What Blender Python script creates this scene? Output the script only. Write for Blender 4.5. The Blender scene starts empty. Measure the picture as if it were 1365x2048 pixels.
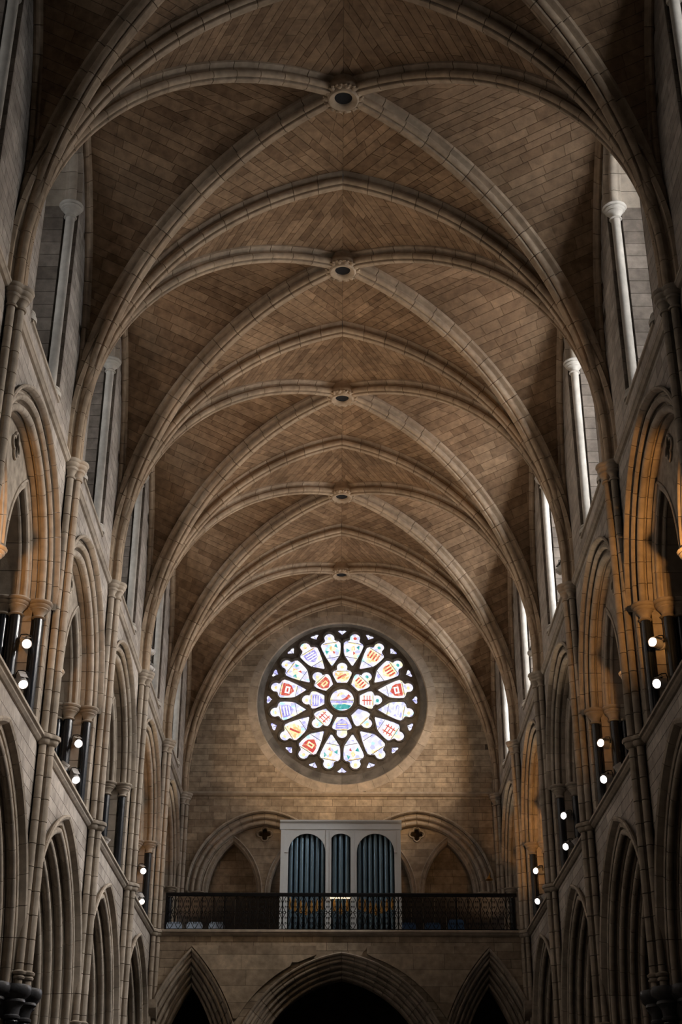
import bpy, math, random
from mathutils import Vector, Matrix
from mathutils.geometry import tessellate_polygon

RNG = random.Random(11)
PI = math.pi
scene = bpy.context.scene
COL = scene.collection

# ------------------------------------------------------------------ camera, world, daylight, exposure
PITCH, ROLL, CAMX, CAMZ, FPX = 0.4822, 0.003, -0.0192, 1.6, 2844.0
D, L = 40.664, 4.8944                      # end wall distance, bay length
XW = 4.66                                  # face of the side walls


def Y(k):
    return D - k * L


cam_data = bpy.data.cameras.new('camera')
cam_data.sensor_fit = 'VERTICAL'
cam_data.sensor_height = 36.0
cam_data.sensor_width = 24.0
cam_data.lens = FPX / 2048 * 36.0
cam_data.clip_end = 300
cam = bpy.data.objects.new('camera', cam_data)
COL.objects.link(cam)
cam.matrix_world = Matrix.Translation((CAMX, 0, CAMZ)) @ Matrix.Rotation(PI / 2 + PITCH, 4, 'X') @ Matrix.Rotation(ROLL, 4, 'Z')
scene.camera = cam

world = bpy.data.worlds.new('world')
scene.world = world
world.use_nodes = True
world.node_tree.nodes['Background'].inputs[0].default_value = (0.75, 0.85, 1.0, 1)
world.node_tree.nodes['Background'].inputs[1].default_value = 0.02

scene.view_settings.view_transform = 'Standard'
scene.view_settings.look = 'None'
scene.view_settings.exposure = 0.06
scene.view_settings.gamma = 1.0
scene.view_settings.use_curve_mapping = False
scene.cycles.use_denoising = True
scene.cycles.max_bounces = 4
scene.cycles.diffuse_bounces = 1
scene.cycles.glossy_bounces = 2
scene.cycles.sample_clamp_indirect = 4.0
scene.cycles.use_adaptive_sampling = True
scene.cycles.adaptive_threshold = 0.025

SKY_RIGHT, SKY_LEFT, SKY_REAR = 16.0, 3.0, 0.12      # daylight in the clerestory and rear windows
ROSE_GLOW = 1.12


# ------------------------------------------------------------------ materials
def rgb(c):
    return (c[0], c[1], c[2], 1)


def new_mat(name):
    m = bpy.data.materials.new(name)
    m.use_nodes = True
    nt = m.node_tree
    return m, nt, nt.nodes['Principled BSDF']


def stone(name, lo, hi, tint='object', rough=0.88, bump=0.25, scale=7.0, stain=0.35):
    """Ashlar: colour differs from stone to stone, cloudy grain, fine relief."""
    m, nt, b = new_mat(name)
    n, l = nt.nodes, nt.links
    if tint == 'object':
        src = n.new('ShaderNodeObjectInfo').outputs['Random']
    else:
        a = n.new('ShaderNodeAttribute')
        a.attribute_name = 'tint'
        src = a.outputs['Fac']
    tc = n.new('ShaderNodeNewGeometry')
    noise = n.new('ShaderNodeTexNoise')
    noise.inputs['Scale'].default_value = scale
    noise.inputs['Detail'].default_value = 5
    l.new(tc.outputs['Position'], noise.inputs['Vector'])
    big = n.new('ShaderNodeTexNoise')
    big.inputs['Scale'].default_value = 0.9
    big.inputs['Detail'].default_value = 4
    l.new(tc.outputs['Position'], big.inputs['Vector'])
    mix = n.new('ShaderNodeMix'); mix.data_type = 'RGBA'
    mix.inputs[6].default_value = rgb(lo)
    mix.inputs[7].default_value = rgb(hi)
    l.new(src, mix.inputs[0])
    ramp = n.new('ShaderNodeMapRange')
    ramp.inputs[1].default_value = 0.3; ramp.inputs[2].default_value = 0.7
    ramp.inputs[3].default_value = 1.0 - stain; ramp.inputs[4].default_value = 1.0 + stain * 0.6
    l.new(noise.outputs['Fac'], ramp.inputs[0])
    ramp2 = n.new('ShaderNodeMapRange')
    ramp2.inputs[1].default_value = 0.3; ramp2.inputs[2].default_value = 0.7
    ramp2.inputs[3].default_value = 0.72; ramp2.inputs[4].default_value = 1.15
    l.new(big.outputs['Fac'], ramp2.inputs[0])
    mul = n.new('ShaderNodeMath'); mul.operation = 'MULTIPLY'
    l.new(ramp.outputs[0], mul.inputs[0]); l.new(ramp2.outputs[0], mul.inputs[1])
    vm = n.new('ShaderNodeVectorMath'); vm.operation = 'SCALE'
    l.new(mix.outputs[2], vm.inputs[0]); l.new(mul.outputs[0], vm.inputs['Scale'])
    l.new(vm.outputs[0], b.inputs['Base Color'])
    b.inputs['Roughness'].default_value = rough
    b.inputs['Specular IOR Level'].default_value = 0.25
    fine = n.new('ShaderNodeTexNoise')
    fine.inputs['Scale'].default_value = 38
    fine.inputs['Detail'].default_value = 3
    l.new(tc.outputs['Position'], fine.inputs['Vector'])
    bp = n.new('ShaderNodeBump')
    bp.inputs['Strength'].default_value = bump
    bp.inputs['Distance'].default_value = 0.01
    l.new(fine.outputs['Fac'], bp.inputs['Height'])
    l.new(bp.outputs[0], b.inputs['Normal'])
    return m


def plain(name, col, rough=0.6, metal=0.0, spec=0.5, var=0.12, scale=14):
    m, nt, b = new_mat(name)
    n, l = nt.nodes, nt.links
    tc = n.new('ShaderNodeNewGeometry')
    noise = n.new('ShaderNodeTexNoise')
    noise.inputs['Scale'].default_value = scale
    noise.inputs['Detail'].default_value = 4
    l.new(tc.outputs['Position'], noise.inputs['Vector'])
    mix = n.new('ShaderNodeMix'); mix.data_type = 'RGBA'
    mix.inputs[6].default_value = rgb([c * (1 - var) for c in col])
    mix.inputs[7].default_value = rgb([min(1, c * (1 + var)) for c in col])
    l.new(noise.outputs['Fac'], mix.inputs[0])
    l.new(mix.outputs[2], b.inputs['Base Color'])
    b.inputs['Roughness'].default_value = rough
    b.inputs['Metallic'].default_value = metal
    b.inputs['Specular IOR Level'].default_value = spec
    return m


def glow(name, col, strength, var=0.0, scale=3.0, col2=None):
    m = bpy.data.materials.new(name)
    m.use_nodes = True
    nt = m.node_tree
    n, l = nt.nodes, nt.links
    n.remove(n['Principled BSDF'])
    e = n.new('ShaderNodeEmission')
    e.inputs[0].default_value = rgb(col)
    e.inputs[1].default_value = strength
    if col2:
        tc = n.new('ShaderNodeNewGeometry')
        v = n.new('ShaderNodeTexVoronoi')
        v.inputs['Scale'].default_value = scale
        l.new(tc.outputs['Position'], v.inputs['Vector'])
        r = n.new('ShaderNodeValToRGB')
        sep = n.new('ShaderNodeSeparateColor')
        l.new(v.outputs['Color'], sep.inputs[0])
        l.new(sep.outputs[0], r.inputs[0])
        r.color_ramp.interpolation = 'CONSTANT'
        stops = [(0.0, col)] + col2
        while len(r.color_ramp.elements) < len(stops):
            r.color_ramp.elements.new(0.5)
        for el, (p, c) in zip(r.color_ramp.elements, stops):
            el.position = p
            el.color = rgb(c)
        l.new(r.outputs[0], e.inputs[0])
    l.new(e.outputs[0], n['Material Output'].inputs[0])
    return m


M = {}
M['wall'] = stone('wall_ashlar', (0.39, 0.335, 0.285), (0.56, 0.495, 0.43), 'attr', stain=0.22)
M['web'] = stone('vault_web_stone', (0.245, 0.152, 0.088), (0.41, 0.27, 0.164), 'attr', stain=0.32)
M['endwall'] = stone('end_wall_ashlar', (0.35, 0.275, 0.20), (0.54, 0.44, 0.325), 'attr', stain=0.28)
M['rib'] = stone('rib_stone', (0.47, 0.345, 0.235), (0.56, 0.43, 0.305), 'object', stain=0.22)
M['dressed'] = stone('dressed_stone', (0.45, 0.375, 0.295), (0.54, 0.46, 0.37), 'object', stain=0.2)
M['mortar'] = stone('mortar', (0.13, 0.105, 0.08), (0.15, 0.12, 0.09), 'object')
M['webmortar'] = stone('vault_mortar', (0.11, 0.075, 0.045), (0.12, 0.085, 0.055), 'object')
M['plainstone'] = stone('plain_stone', (0.40, 0.33, 0.26), (0.44, 0.37, 0.29), 'object')
M['tracery'] = stone('tracery_stone', (0.10, 0.09, 0.08), (0.13, 0.115, 0.10), 'object')
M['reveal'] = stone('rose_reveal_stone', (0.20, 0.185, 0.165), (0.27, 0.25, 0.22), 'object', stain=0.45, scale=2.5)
M['darkcap'] = stone('dark_capital_stone', (0.075, 0.075, 0.08), (0.10, 0.10, 0.105), 'object', rough=0.4)
M['marble'] = plain('dark_marble', (0.018, 0.021, 0.027), rough=0.22, spec=0.6, var=0.5, scale=5)
M['pale'] = stone('pale_limestone', (0.60, 0.55, 0.48), (0.68, 0.63, 0.56), 'object', stain=0.15)
M['oak'] = plain('dark_oak', (0.014, 0.009, 0.006), rough=0.5, var=0.3, scale=20)
M['iron'] = plain('black_iron', (0.006, 0.006, 0.007), rough=0.6, spec=0.15)
M['white'] = plain('white_paint', (0.74, 0.78, 0.80), rough=0.5, var=0.05)
M['pipe'] = plain('organ_pipe_metal', (0.16, 0.25, 0.33), rough=0.33, metal=0.7)
M['gilt'] = plain('gilt', (0.50, 0.27, 0.07), rough=0.4, metal=0.6)
M['dark'] = plain('dark_void', (0.01, 0.01, 0.012), rough=0.9)
M['lampgrey'] = plain('lamp_housing', (0.66, 0.62, 0.58), rough=0.4)
M['paleblue'] = plain('pale_blue_plastic', (0.45, 0.55, 0.68), rough=0.45)
M['blue'] = plain('blue_plastic', (0.03, 0.10, 0.24), rough=0.45)
M['floor'] = stone('floor_stone', (0.20, 0.17, 0.14), (0.26, 0.22, 0.18), 'object')
M['roofwood'] = plain('dark_boards', (0.10, 0.075, 0.05), rough=0.8)
M['lead'] = plain('leading', (0.012, 0.010, 0.012), rough=0.7)
for i, q in enumerate((1.0, 1.0, 1.0, 0.8, 0.6, 0.35)):      # window glow turned down toward the viewer to darken the nearer bays
    M['sky_r%d' % i] = glow('clerestory_daylight_bright', (0.95, 0.97, 1.0), SKY_RIGHT * q)
    M['sky_l%d' % i] = glow('clerestory_daylight', (0.93, 0.96, 1.0), SKY_LEFT * q)
M['sky_e'] = glow('rear_window_daylight', (1.0, 0.93, 0.84), SKY_REAR)
M['lamp_cool'] = glow('lamp_lens_cool', (0.95, 0.93, 1.0), 40)
M['lamp_warm'] = glow('lamp_lens_warm', (1.0, 0.80, 0.66), 40)
M['strip'] = glow('strip_lamp', (1.0, 0.72, 0.42), 2.0)
g = ROSE_GLOW
M['glass'] = glow('pale_glass', (0.93, 0.90, 1.0), g, scale=9, col2=[
    (0.34, (0.80, 0.78, 0.99)), (0.5, (1.0, 0.93, 0.95)), (0.66, (0.62, 0.62, 0.96)), (0.76, (0.98, 0.78, 0.80)), (0.84, (0.95, 0.88, 0.62)), (0.91, (0.55, 0.84, 0.86)), (0.955, (0.97, 0.95, 1.0))])
M['glass_blue'] = glow('lavender_glass', (0.72, 0.70, 1.0), g, scale=11, col2=[(0.4, (0.84, 0.84, 1.0)), (0.7, (0.50, 0.48, 0.93)), (0.88, (0.95, 0.95, 1.0))])
M['glass_red'] = glow('red_glass', (0.85, 0.15, 0.10), g * 0.75, scale=16, col2=[(0.55, (0.95, 0.36, 0.26)), (0.8, (0.80, 0.10, 0.10))])
M['glass_yellow'] = glow('yellow_glass', (0.98, 0.80, 0.42), g, scale=13, col2=[(0.5, (1.0, 0.9, 0.66)), (0.78, (0.93, 0.58, 0.25))])
M['glass_teal'] = glow('teal_glass', (0.10, 0.52, 0.50), g * 0.8, scale=15, col2=[(0.5, (0.30, 0.70, 0.66)), (0.8, (0.06, 0.35, 0.38))])
M['glass_violet'] = glow('violet_glass', (0.42, 0.38, 0.85), g * 0.9, scale=13, col2=[(0.5, (0.62, 0.58, 0.95)), (0.85, (0.32, 0.28, 0.7))])
M['glass_white'] = glow('white_glass', (1.0, 0.97, 0.98), g)


# ------------------------------------------------------------------ mesh helpers
class MB:
    def __init__(self):
        self.v, self.f, self.t = [], [], []

    def add(self, verts, faces, tint=None):
        o = len(self.v)
        self.v += [tuple(p) for p in verts]
        self.f += [tuple(i + o for i in f) for f in faces]
        if tint is not None:
            self.t += [tint] * len(faces)
        return self

    def box(self, x0, x1, y0, y1, z0, z1):
        vs = [(x, y, z) for z in (z0, z1) for y in (y0, y1) for x in (x0, x1)]
        return self.add(vs, [(0, 2, 3, 1), (4, 5, 7, 6), (0, 1, 5, 4), (2, 6, 7, 3), (0, 4, 6, 2), (1, 3, 7, 5)])

    def rings(self, rings, cap=True, closed=True):
        n = len(rings[0])
        vs = [p for r in rings for p in r]
        fs = []
        for i in range(len(rings) - 1):
            for j in range(n if closed else n - 1):
                a, b = i * n + j, i * n + (j + 1) % n
                fs.append((a, b, b + n, a + n))
        if cap:
            fs.append(tuple(range(n - 1, -1, -1)))
            fs.append(tuple(range((len(rings) - 1) * n, len(rings) * n)))
        return self.add(vs, fs)

    def lathe(self, prof, n=16, o=(0, 0, 0), axis='z'):
        rings = []
        for r, h in prof:
            ring = []
            for j in range(n):
                a = 2 * PI * j / n
                p = (r * math.cos(a), r * math.sin(a), h)
                if axis == 'y':
                    p = (p[0], h, p[1])
                elif axis == 'x':
                    p = (h, p[0], p[1])
                ring.append((p[0] + o[0], p[1] + o[1], p[2] + o[2]))
            rings.append(ring)
        return self.rings(rings)

    def tube(self, pts, r, n=6, closed=False):
        pts = [Vector(p) for p in pts]
        m = len(pts)
        rings = []
        for i, p in enumerate(pts):
            if closed:
                t = pts[(i + 1) % m] - pts[i - 1]
            else:
                t = pts[min(i + 1, m - 1)] - pts[max(i - 1, 0)]
            t.normalize()
            up = Vector((0, 1, 0)) if abs(t.y) < 0.9 else Vector((1, 0, 0))
            a = t.cross(up).normalized()
            b = a.cross(t)
            rings.append([p + a * (r * math.cos(2 * PI * j / n)) + b * (r * math.sin(2 * PI * j / n)) for j in range(n)])
        if closed:
            rings.append(rings[0])
        return self.rings(rings, cap=not closed)

    def plate(self, loops, to3, d0, d1, sides=True):
        """Flat plate in (u, v) with holes, between depths d0 and d1."""
        tris = tessellate_polygon([[Vector((p[0], p[1], 0)) for p in lp] for lp in loops])
        flat = [p for lp in loops for p in lp]
        n = len(flat)
        vs = [to3(p[0], p[1], d0) for p in flat] + [to3(p[0], p[1], d1) for p in flat]
        fs = [tuple(t) for t in tris] + [tuple(i + n for i in reversed(t)) for t in tris]
        if sides:
            o = 0
            for lp in loops:
                m = len(lp)
                for i in range(m):
                    a, b = o + i, o + (i + 1) % m
                    fs.append((a, b, b + n, a + n))
                o += m
        return self.add(vs, fs)

    def data(self, name, mat, smooth=None):
        me = bpy.data.meshes.new(name)
        me.from_pydata(self.v, [], self.f)
        if self.t:
            at = me.attributes.new('tint', 'FLOAT', 'FACE')
            at.data.foreach_set('value', self.t)
        me.materials.append(M[mat] if isinstance(mat, str) else mat)
        if smooth:
            me.polygons.foreach_set('use_smooth', [True] * len(me.polygons))
            me.set_sharp_from_angle(angle=math.radians(smooth))
        return me


def link(name, me, parent=None, loc=(0, 0, 0), rz=0.0):
    o = bpy.data.objects.new(name, me)
    COL.objects.link(o)
    o.location = loc
    if rz:
        o.rotation_euler = (0, 0, rz)
    if parent is not None:
        o.parent = parent
    return o


def build(name, mb, mat, parent=None, smooth=None, loc=(0, 0, 0), rz=0.0):
    return link(name, mb.data(name, mat, smooth), parent, loc, rz)


def thing(name, label, cat, loc=(0, 0, 0), rz=0.0, group=None):
    o = link(name, None, None, loc, rz)
    return tag(o, label, cat, group)


def tag(o, label, cat, group=None):
    o['label'] = label
    o['category'] = cat
    if group:
        o['group'] = group
    return o


def struct(o, label=None, cat=None):
    o['kind'] = 'structure'
    if label:
        o['label'] = label
    if cat:
        o['category'] = cat
    return o


def copy_tree(o, parent=None):
    c = o.copy()
    COL.objects.link(c)
    c.parent = parent
    for ch in KIDS.get(o.name, ()) or o.children:
        copy_tree(ch, c)
    return c


KIDS = {}
ORD = ['first', 'second', 'third', 'fourth', 'fifth', 'sixth', 'seventh']
SIDE = {-1: 'left', 1: 'right'}
LEFT_RZ, RIGHT_RZ = PI / 2, -PI / 2          # local +y (depth) points into the wall


def project(x, y, z):
    x -= CAMX; z -= CAMZ
    d = y * math.cos(PITCH) + z * math.sin(PITCH)
    if d < 0.5:
        return None
    v = -y * math.sin(PITCH) + z * math.cos(PITCH)
    return 682.5 + FPX * x / d, 1024 - FPX * v / d


def seen_area(pts, margin=320):
    q = [project(*p) for p in pts]
    if any(p is None for p in q):
        return 0.0
    cx = sum(p[0] for p in q) / len(q); cy = sum(p[1] for p in q) / len(q)
    if not (-margin < cx < 1365 + margin and -margin < cy < 2048 + margin):
        return 0.0
    a = 0.0
    for i in range(len(q)):
        a += q[i - 1][0] * q[i][1] - q[i][0] * q[i - 1][1]
    out = not (0 < cx < 1365 and 0 < cy < 2048)
    return (abs(a) / 2) * (0.001 if out else 1.0) + 0.001        # stones just outside the frame rank last


class Stones:
    """Collects the stones of one surface: the 300 that show largest become parts, the rest one part of kind stuff."""
    def __init__(self):
        self.items = []

    def prism(self, front, back):
        n = len(front)
        faces = [tuple(range(n))] + [(i, (i + 1) % n, n + (i + 1) % n, n + i) for i in range(n)]
        ar = seen_area(front)
        if ar > 0:
            self.items.append((ar, list(front) + list(back), faces, RNG.random()))

    def finish(self, parent, name, mat, most=300):
        self.items.sort(key=lambda s: -s[0])
        for ar, v, f, t in self.items[:most]:
            build(name, MB().add(v, f, t), mat, parent)
        rest = MB()
        for ar, v, f, t in self.items[most:]:
            rest.add(v, f, t)
        if rest.v:
            o = build(name + '_field', rest, mat, parent)
            o['kind'] = 'stuff'


# pointed arch: two arcs with centres offset by c past the middle
class Arch:
    def __init__(self, half, rise, zs, hood):
        """half, rise: of the outermost (hood) curve, which lies hood outside the reference curve b = 0."""
        r = (rise * rise + half * half) / (2 * half)
        self.c, self.R, self.zs = r - half, r - hood, zs
        self.a = self.R - self.c

    def pt(self, b, t, side):
        r = self.R + b
        f = t * math.acos(self.c / r)
        return side * (r * math.cos(f) - self.c), self.zs + r * math.sin(f)

    def half_at(self, b, z):
        r = self.R + b
        if z <= self.zs:
            return r - self.c
        q = r * r - (z - self.zs) ** 2
        return max(0.0, math.sqrt(q) - self.c) if q > 0 else 0.0

    def apex(self, b):
        return self.zs + math.sqrt((self.R + b) ** 2 - self.c ** 2)

    def length(self, b):
        r = self.R + b
        return r * math.acos(self.c / r)

    def outline(self, b, n=14):
        return [self.pt(b, i / n, -1) for i in range(n + 1)] + [self.pt(b, 1 - i / n, 1) for i in range(1, n + 1)]

    def piece(self, prof, t0, t1, n, side, dz=0.0):
        rings = []
        for i in range(n + 1):
            t = t0 + (t1 - t0) * i / n
            ring = []
            for b, d in prof:
                x, z = self.pt(b, t, side)
                ring.append((x, d, z - dz))
            rings.append(ring)
        return MB().rings(rings)

    def jamb(self, prof, z0, z1, side, dz=0.0):
        rings = [[(side * (self.a + b), d, z - dz) for b, d in prof] for z in (z0, z1)]
        return MB().rings(rings)


def ashlar(st, z0, z1, bound_l, bound_r, cutters, to3, thick=0.014, h=(0.17, 0.22), w=(0.34, 0.72), gap=0.0045, skip=None):
    """Courses of stone between z0 and z1; bounds and cutters are functions of z giving u (cutters: (l, r) or None)."""
    z = z0
    while z < z1 - 0.05:
        hh = RNG.uniform(*h)
        zt = min(z + hh, z1)
        if z1 - zt < 0.07:
            zt = z1
        lv = [z + gap + (zt - z - 2 * gap) * i / 4 for i in range(5)]
        regions, left = [], [bound_l(q) for q in lv]
        for c in cutters:
            sp = [c(q) for q in lv]
            if all(s is None for s in sp):
                continue
            mid = [s for s in sp if s is not None][-1]
            mid = (mid[0] + mid[1]) / 2
            sp = [s if s is not None else (mid, mid) for s in sp]
            regions.append((left, [s[0] for s in sp]))
            left = [s[1] for s in sp]
        regions.append((left, [bound_r(q) for q in lv]))
        for lo, hi in regions:
            a, e = min(lo), max(hi)
            if e - a < 0.04:
                continue
            u = a - RNG.uniform(0, 0.3)
            while u < e:
                un = u + RNG.uniform(*w)
                if e - un < 0.16:
                    un = e
                L_, R_ = [], []
                for q, l, r in zip(lv, lo, hi):
                    p0, p1 = max(u + gap, l), min(un - gap, r)
                    if p1 - p0 > 0.008:
                        L_.append((p0, q)); R_.append((p1, q))
                if len(L_) >= 2 and L_[-1][1] - L_[0][1] > 0.02:
                    if len(L_) == 5 and all(abs(p[0] - L_[0][0]) < 1e-6 for p in L_) and all(abs(p[0] - R_[0][0]) < 1e-6 for p in R_):
                        L_, R_ = [L_[0], L_[-1]], [R_[0], R_[-1]]
                    poly = L_ + R_[::-1]
                    if skip is None or not skip(sum(p[0] for p in poly) / len(poly), sum(p[1] for p in poly) / len(poly)):
                        st.prism([to3(p[0], p[1], 0.0) for p in poly], [to3(p[0], p[1], thick) for p in poly])
                u = un
        z = zt


# ------------------------------------------------------------------ key heights
Z_PIER, Z_STR, Z_TCAP, Z_CLER = 4.95, 8.69, 10.75, 13.53
A_ARC = Arch(2.42, 2.95, 5.20, 0.76)          # arcade arch
A_TRI = Arch(2.33, 2.45, Z_TCAP, 0.40)        # triforium arch
A_END = Arch(2.19, 2.34, Z_TCAP, 0.40)        # arch on the end wall
A_CLE = Arch(1.20, 1.75, 17.97, 0.15)         # clerestory opening
CLE_SILL = 14.0
A_MID = Arch(2.75, 3.18, 5.0, 0.55)           # gallery front, middle
A_SID = Arch(1.35, 3.28, 5.0, 0.55)           # gallery front, side
BAYS_ARC, BAYS_TRI, BAYS_CLE = (1, 2, 3, 4, 5), (0, 1, 2, 3, 4, 5), (0, 1, 2, 3, 4, 5)
Z_BACK = -8.0                                  # y of the wall behind the camera


# ------------------------------------------------------------------ vault curves
class Path:
    """Rib soffit line: upright from z0 to zs, then an arc to the apex."""
    def __init__(self, half, rise, z0, zs):
        self.half, self.z0, self.zs = half, z0, zs
        self.R = (rise * rise + half * half) / (2 * half)
        self.fm = math.atan2(rise, self.R - half)
        self.st = zs - z0
        self.len = self.st + self.R * self.fm

    def at(self, s):
        if s <= self.st:
            return 0.0, self.z0 + s, 0.0
        f = (s - self.st) / self.R
        return self.R * (1 - math.cos(f)), self.zs + self.R * math.sin(f), f

    def off(self, s, b):
        """Line parallel to the soffit at distance b, mitred at the apex."""
        if s <= self.st:
            return -b, self.z0 + s
        r = self.R + b
        f = (s - self.st) / (self.len - self.st) * math.acos(min(1.0, (self.R - self.half) / r))
        return self.R - r * math.cos(f), self.zs + r * math.sin(f)


XS = 4.47
DIAG_LEN = math.hypot(XS, L / 2)
P_TR = Path(XS, 5.60, Z_CLER, 14.0)
P_DI = Path(DIAG_LEN, 5.50, Z_CLER, 14.0)
P_WA = Path(L / 2 - 0.10, 4.35, Z_CLER, 15.6)
RIB_B = 0.27


def rib_profile(k=1.0, kb=1.0):
    hp = [(0.17, 0.33), (0.17, 0.262), (0.155, 0.25), (0.118, 0.24), (0.082, 0.215), (0.072, 0.18), (0.085, 0.16), (0.115, 0.152), (0.136, 0.132), (0.143, 0.10), (0.136, 0.07),
          (0.115, 0.047), (0.085, 0.036), (0.072, 0.038), (0.068, 0.055), (0.056, 0.055), (0.052, 0.012), (0.04, 0.0)]
    hp = [(a * k, b * kb) for a, b in hp]
    return [(-a, b) for a, b in hp] + [(a, b) for a, b in reversed(hp)]


def rib_pieces(path, prof, nv, s0=0.0, s1=None, seg=3, gap=0.006):
    """Voussoir meshes along local +x from the springing point."""
    s1 = path.len if s1 is None else s1
    out = []
    for i in range(nv):
        a = s0 + (s1 - s0) * i / nv + (gap if i else 0)
        e = s0 + (s1 - s0) * (i + 1) / nv - gap
        rings = []
        for j in range(seg + 1):
            s = a + (e - a) * j / seg
            ring = []
            for w, b in prof:
                p, z = path.off(s, b)
                ring.append((p, w, z - Z_CLER))
            rings.append(ring)
        out.append(MB().rings(rings).data('voussoir', 'rib', 32))
    return out


# ------------------------------------------------------------------ structure: floor, walls, ceiling
fl = struct(build('floor', MB().box(-10, 10, Z_BACK, D + 1.5, -0.3, 0), 'floor'), 'dark stone floor of the nave and aisles', 'floor')


def side_map(s):
    return lambda u, z, d: (s * (XW + d), u, z)


def notch(u0, u1, z0, z1, arch, b, c, zsill=None):
    """Outline of a wall panel with an arched opening rising from its lower edge."""
    a = arch.half_at(b, -99)
    pts = [(u0, z0)]
    if zsill is not None and zsill > z0:
        op = [(c - a, zsill)] + [(c + x, z) for x, z in arch.outline(b)] + [(c + a, zsill)]
        return [[(u0, z0), (u1, z0), (u1, z1), (u0, z1)], op]
    pts += [(c - a, z0)] + [(c + x, z) for x, z in arch.outline(b)] + [(c + a, z0), (u1, z0), (u1, z1), (u0, z1)]
    return [pts]


for s in (-1, 1):
    to3 = side_map(s)
    mb = MB()
    st = Stones()
    for k in range(0, 10):
        y1, y0 = Y(k), max(Y(k + 1), Z_BACK)
        if y1 <= Z_BACK:
            break
        c = (Y(k) + Y(k + 1)) / 2
        lo = 0.012
        if k in BAYS_ARC:
            mb.plate(notch(y0, y1, Z_PIER - 0.3, 8.6, A_ARC, 0.68, c), to3, lo, 1.0)
        else:
            mb.plate([[(y0, 0), (y1, 0), (y1, 8.6), (y0, 8.6)]], to3, lo, 1.0)
        if k in BAYS_TRI:
            mb.plate(notch(y0, y1, 8.6, 13.5, A_TRI, 0.32, c), to3, lo, 0.85)
        else:
            mb.plate([[(y0, 8.6), (y1, 8.6), (y1, 13.5), (y0, 13.5)]], to3, lo, 0.85)
        if k in BAYS_CLE:
            mb.plate(notch(y0, y1, 13.5, 20.6, A_CLE, 0.11, c, CLE_SILL), to3, lo, 1.2)
        else:
            mb.plate([[(y0, 13.5), (y1, 13.5), (y1, 20.6), (y0, 20.6)]], to3, lo, 1.2)
    w = struct(build('wall_' + SIDE[s], mb, 'mortar'), SIDE[s] + ' nave wall of coursed pale ashlar above the arcade', 'wall')

    def cut(arch, b, c, below=None):
        def fn(z):
            if below is not None and z < below:
                return None
            h = arch.half_at(b, z)
            return (c - h, c + h) if h > 0.02 else None
        return fn

    cen = {k: (Y(k) + Y(k + 1)) / 2 for k in range(0, 7)}
    order = sorted(cen, key=lambda k: cen[k])
    ashlar(st, Z_PIER, 8.56, lambda z: Y(6), lambda z: Y(1), [cut(A_ARC, 0.70, cen[k]) for k in order if k in BAYS_ARC], to3)
    ashlar(st, 8.70, 13.47, lambda z: Y(6), lambda z: Y(0), [cut(A_TRI, 0.33, cen[k]) for k in order if k in BAYS_TRI], to3)

    def above_rib(u, z):
        q = ((D - u) / L) % 1.0
        q = min(q, 1 - q) * L - 0.1
        if z < 15.6 or q < 0:
            return z > 16.5 and q < 0
        f = P_WA.R - q
        top = 15.6 + math.sqrt(max(0, P_WA.R ** 2 - f * f))
        return z > top + 0.25

    ashlar(st, 13.55, 20.3, lambda z: Y(6), lambda z: Y(0), [cut(A_CLE, 0.10, cen[k], CLE_SILL) for k in order if k in BAYS_CLE], to3, skip=above_rib)
    st.finish(w, 'wall_stone', 'wall')

    # aisle and triforium behind the wall
    ab = MB()
    ab.box(*sorted((s * 9.2, s * 9.5)), Z_BACK, D + 1, 0, 8.6)
    struct(build('wall_aisle_' + SIDE[s], ab, 'plainstone'), 'outer wall of the dark ' + SIDE[s] + ' aisle', 'wall')
    tb = MB()
    tb.box(*sorted((s * 7.4, s * 7.6)), Z_BACK, D + 1, 8.6, 13.6)
    struct(build('wall_triforium_' + SIDE[s], tb, 'plainstone'), 'back wall of the ' + SIDE[s] + ' triforium passage', 'wall')
    sl = MB()
    sl.box(*sorted((s * (XW + 0.2), s * 9.5)), Z_BACK, D + 1, 8.35, 8.58)
    struct(build('floor_triforium_' + SIDE[s], sl, 'plainstone'), 'stone floor of the ' + SIDE[s] + ' triforium passage', 'floor')
    sr = MB()
    sr.box(*sorted((s * (XW + 0.8), s * 7.6)), Z_BACK, D + 1, 13.45, 13.6)
    struct(build('ceiling_triforium_' + SIDE[s], sr, 'roofwood'), 'dark ceiling of the ' + SIDE[s] + ' triforium passage', 'ceiling')

# clerestory windows (daylight behind each opening)
nwin = 0
for s in (-1, 1):
    for k in range(0, 6):
        c = (Y(k) + Y(k + 1)) / 2
        if c - 1 < Z_BACK:
            continue
        nwin += 1
        mb = MB()
        pts = [(-0.45, 14.3), (0.45, 14.3), (0.45, 17.9), (0.27, 18.6), (0, 19.0), (-0.27, 18.6), (-0.45, 17.9)]
        mb.plate([pts], lambda u, z, d: (s * (XW + 1.14 + d), c + u, z), 0, 0.03)
        sp = MB().plate([[(-1.3, 13.9), (1.3, 13.9), (1.3, 20), (-1.3, 20)], pts], lambda u, z, d: (s * (XW + 1.02 + d), c + u, z), 0, 0.2)
        w = struct(build('window_%d' % nwin, mb, ('sky_r%d' if s > 0 else 'sky_l%d') % k),
                   'tall clerestory window high in the %s wall, %s bay from the rose window' % (SIDE[s], (ORD + ['eighth', 'ninth'])[k]), 'window')
        build('splay', sp, 'plainstone', w)
        f = MB()
        f.box(*sorted((s * (XW + 1.06), s * (XW + 1.14))), c - 0.05, c + 0.05, 14.3, 19.0)
        build('mullion', f, 'dressed', w)
        f = MB()
        for z in (14.9, 15.8, 16.7, 17.6):
            f.box(*sorted((s * (XW + 1.10), s * (XW + 1.14))), c - 0.45, c + 0.45, z, z + 0.03)
        o = build('glazing_bars', f, 'lead', w)
        o['kind'] = 'stuff'

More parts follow.
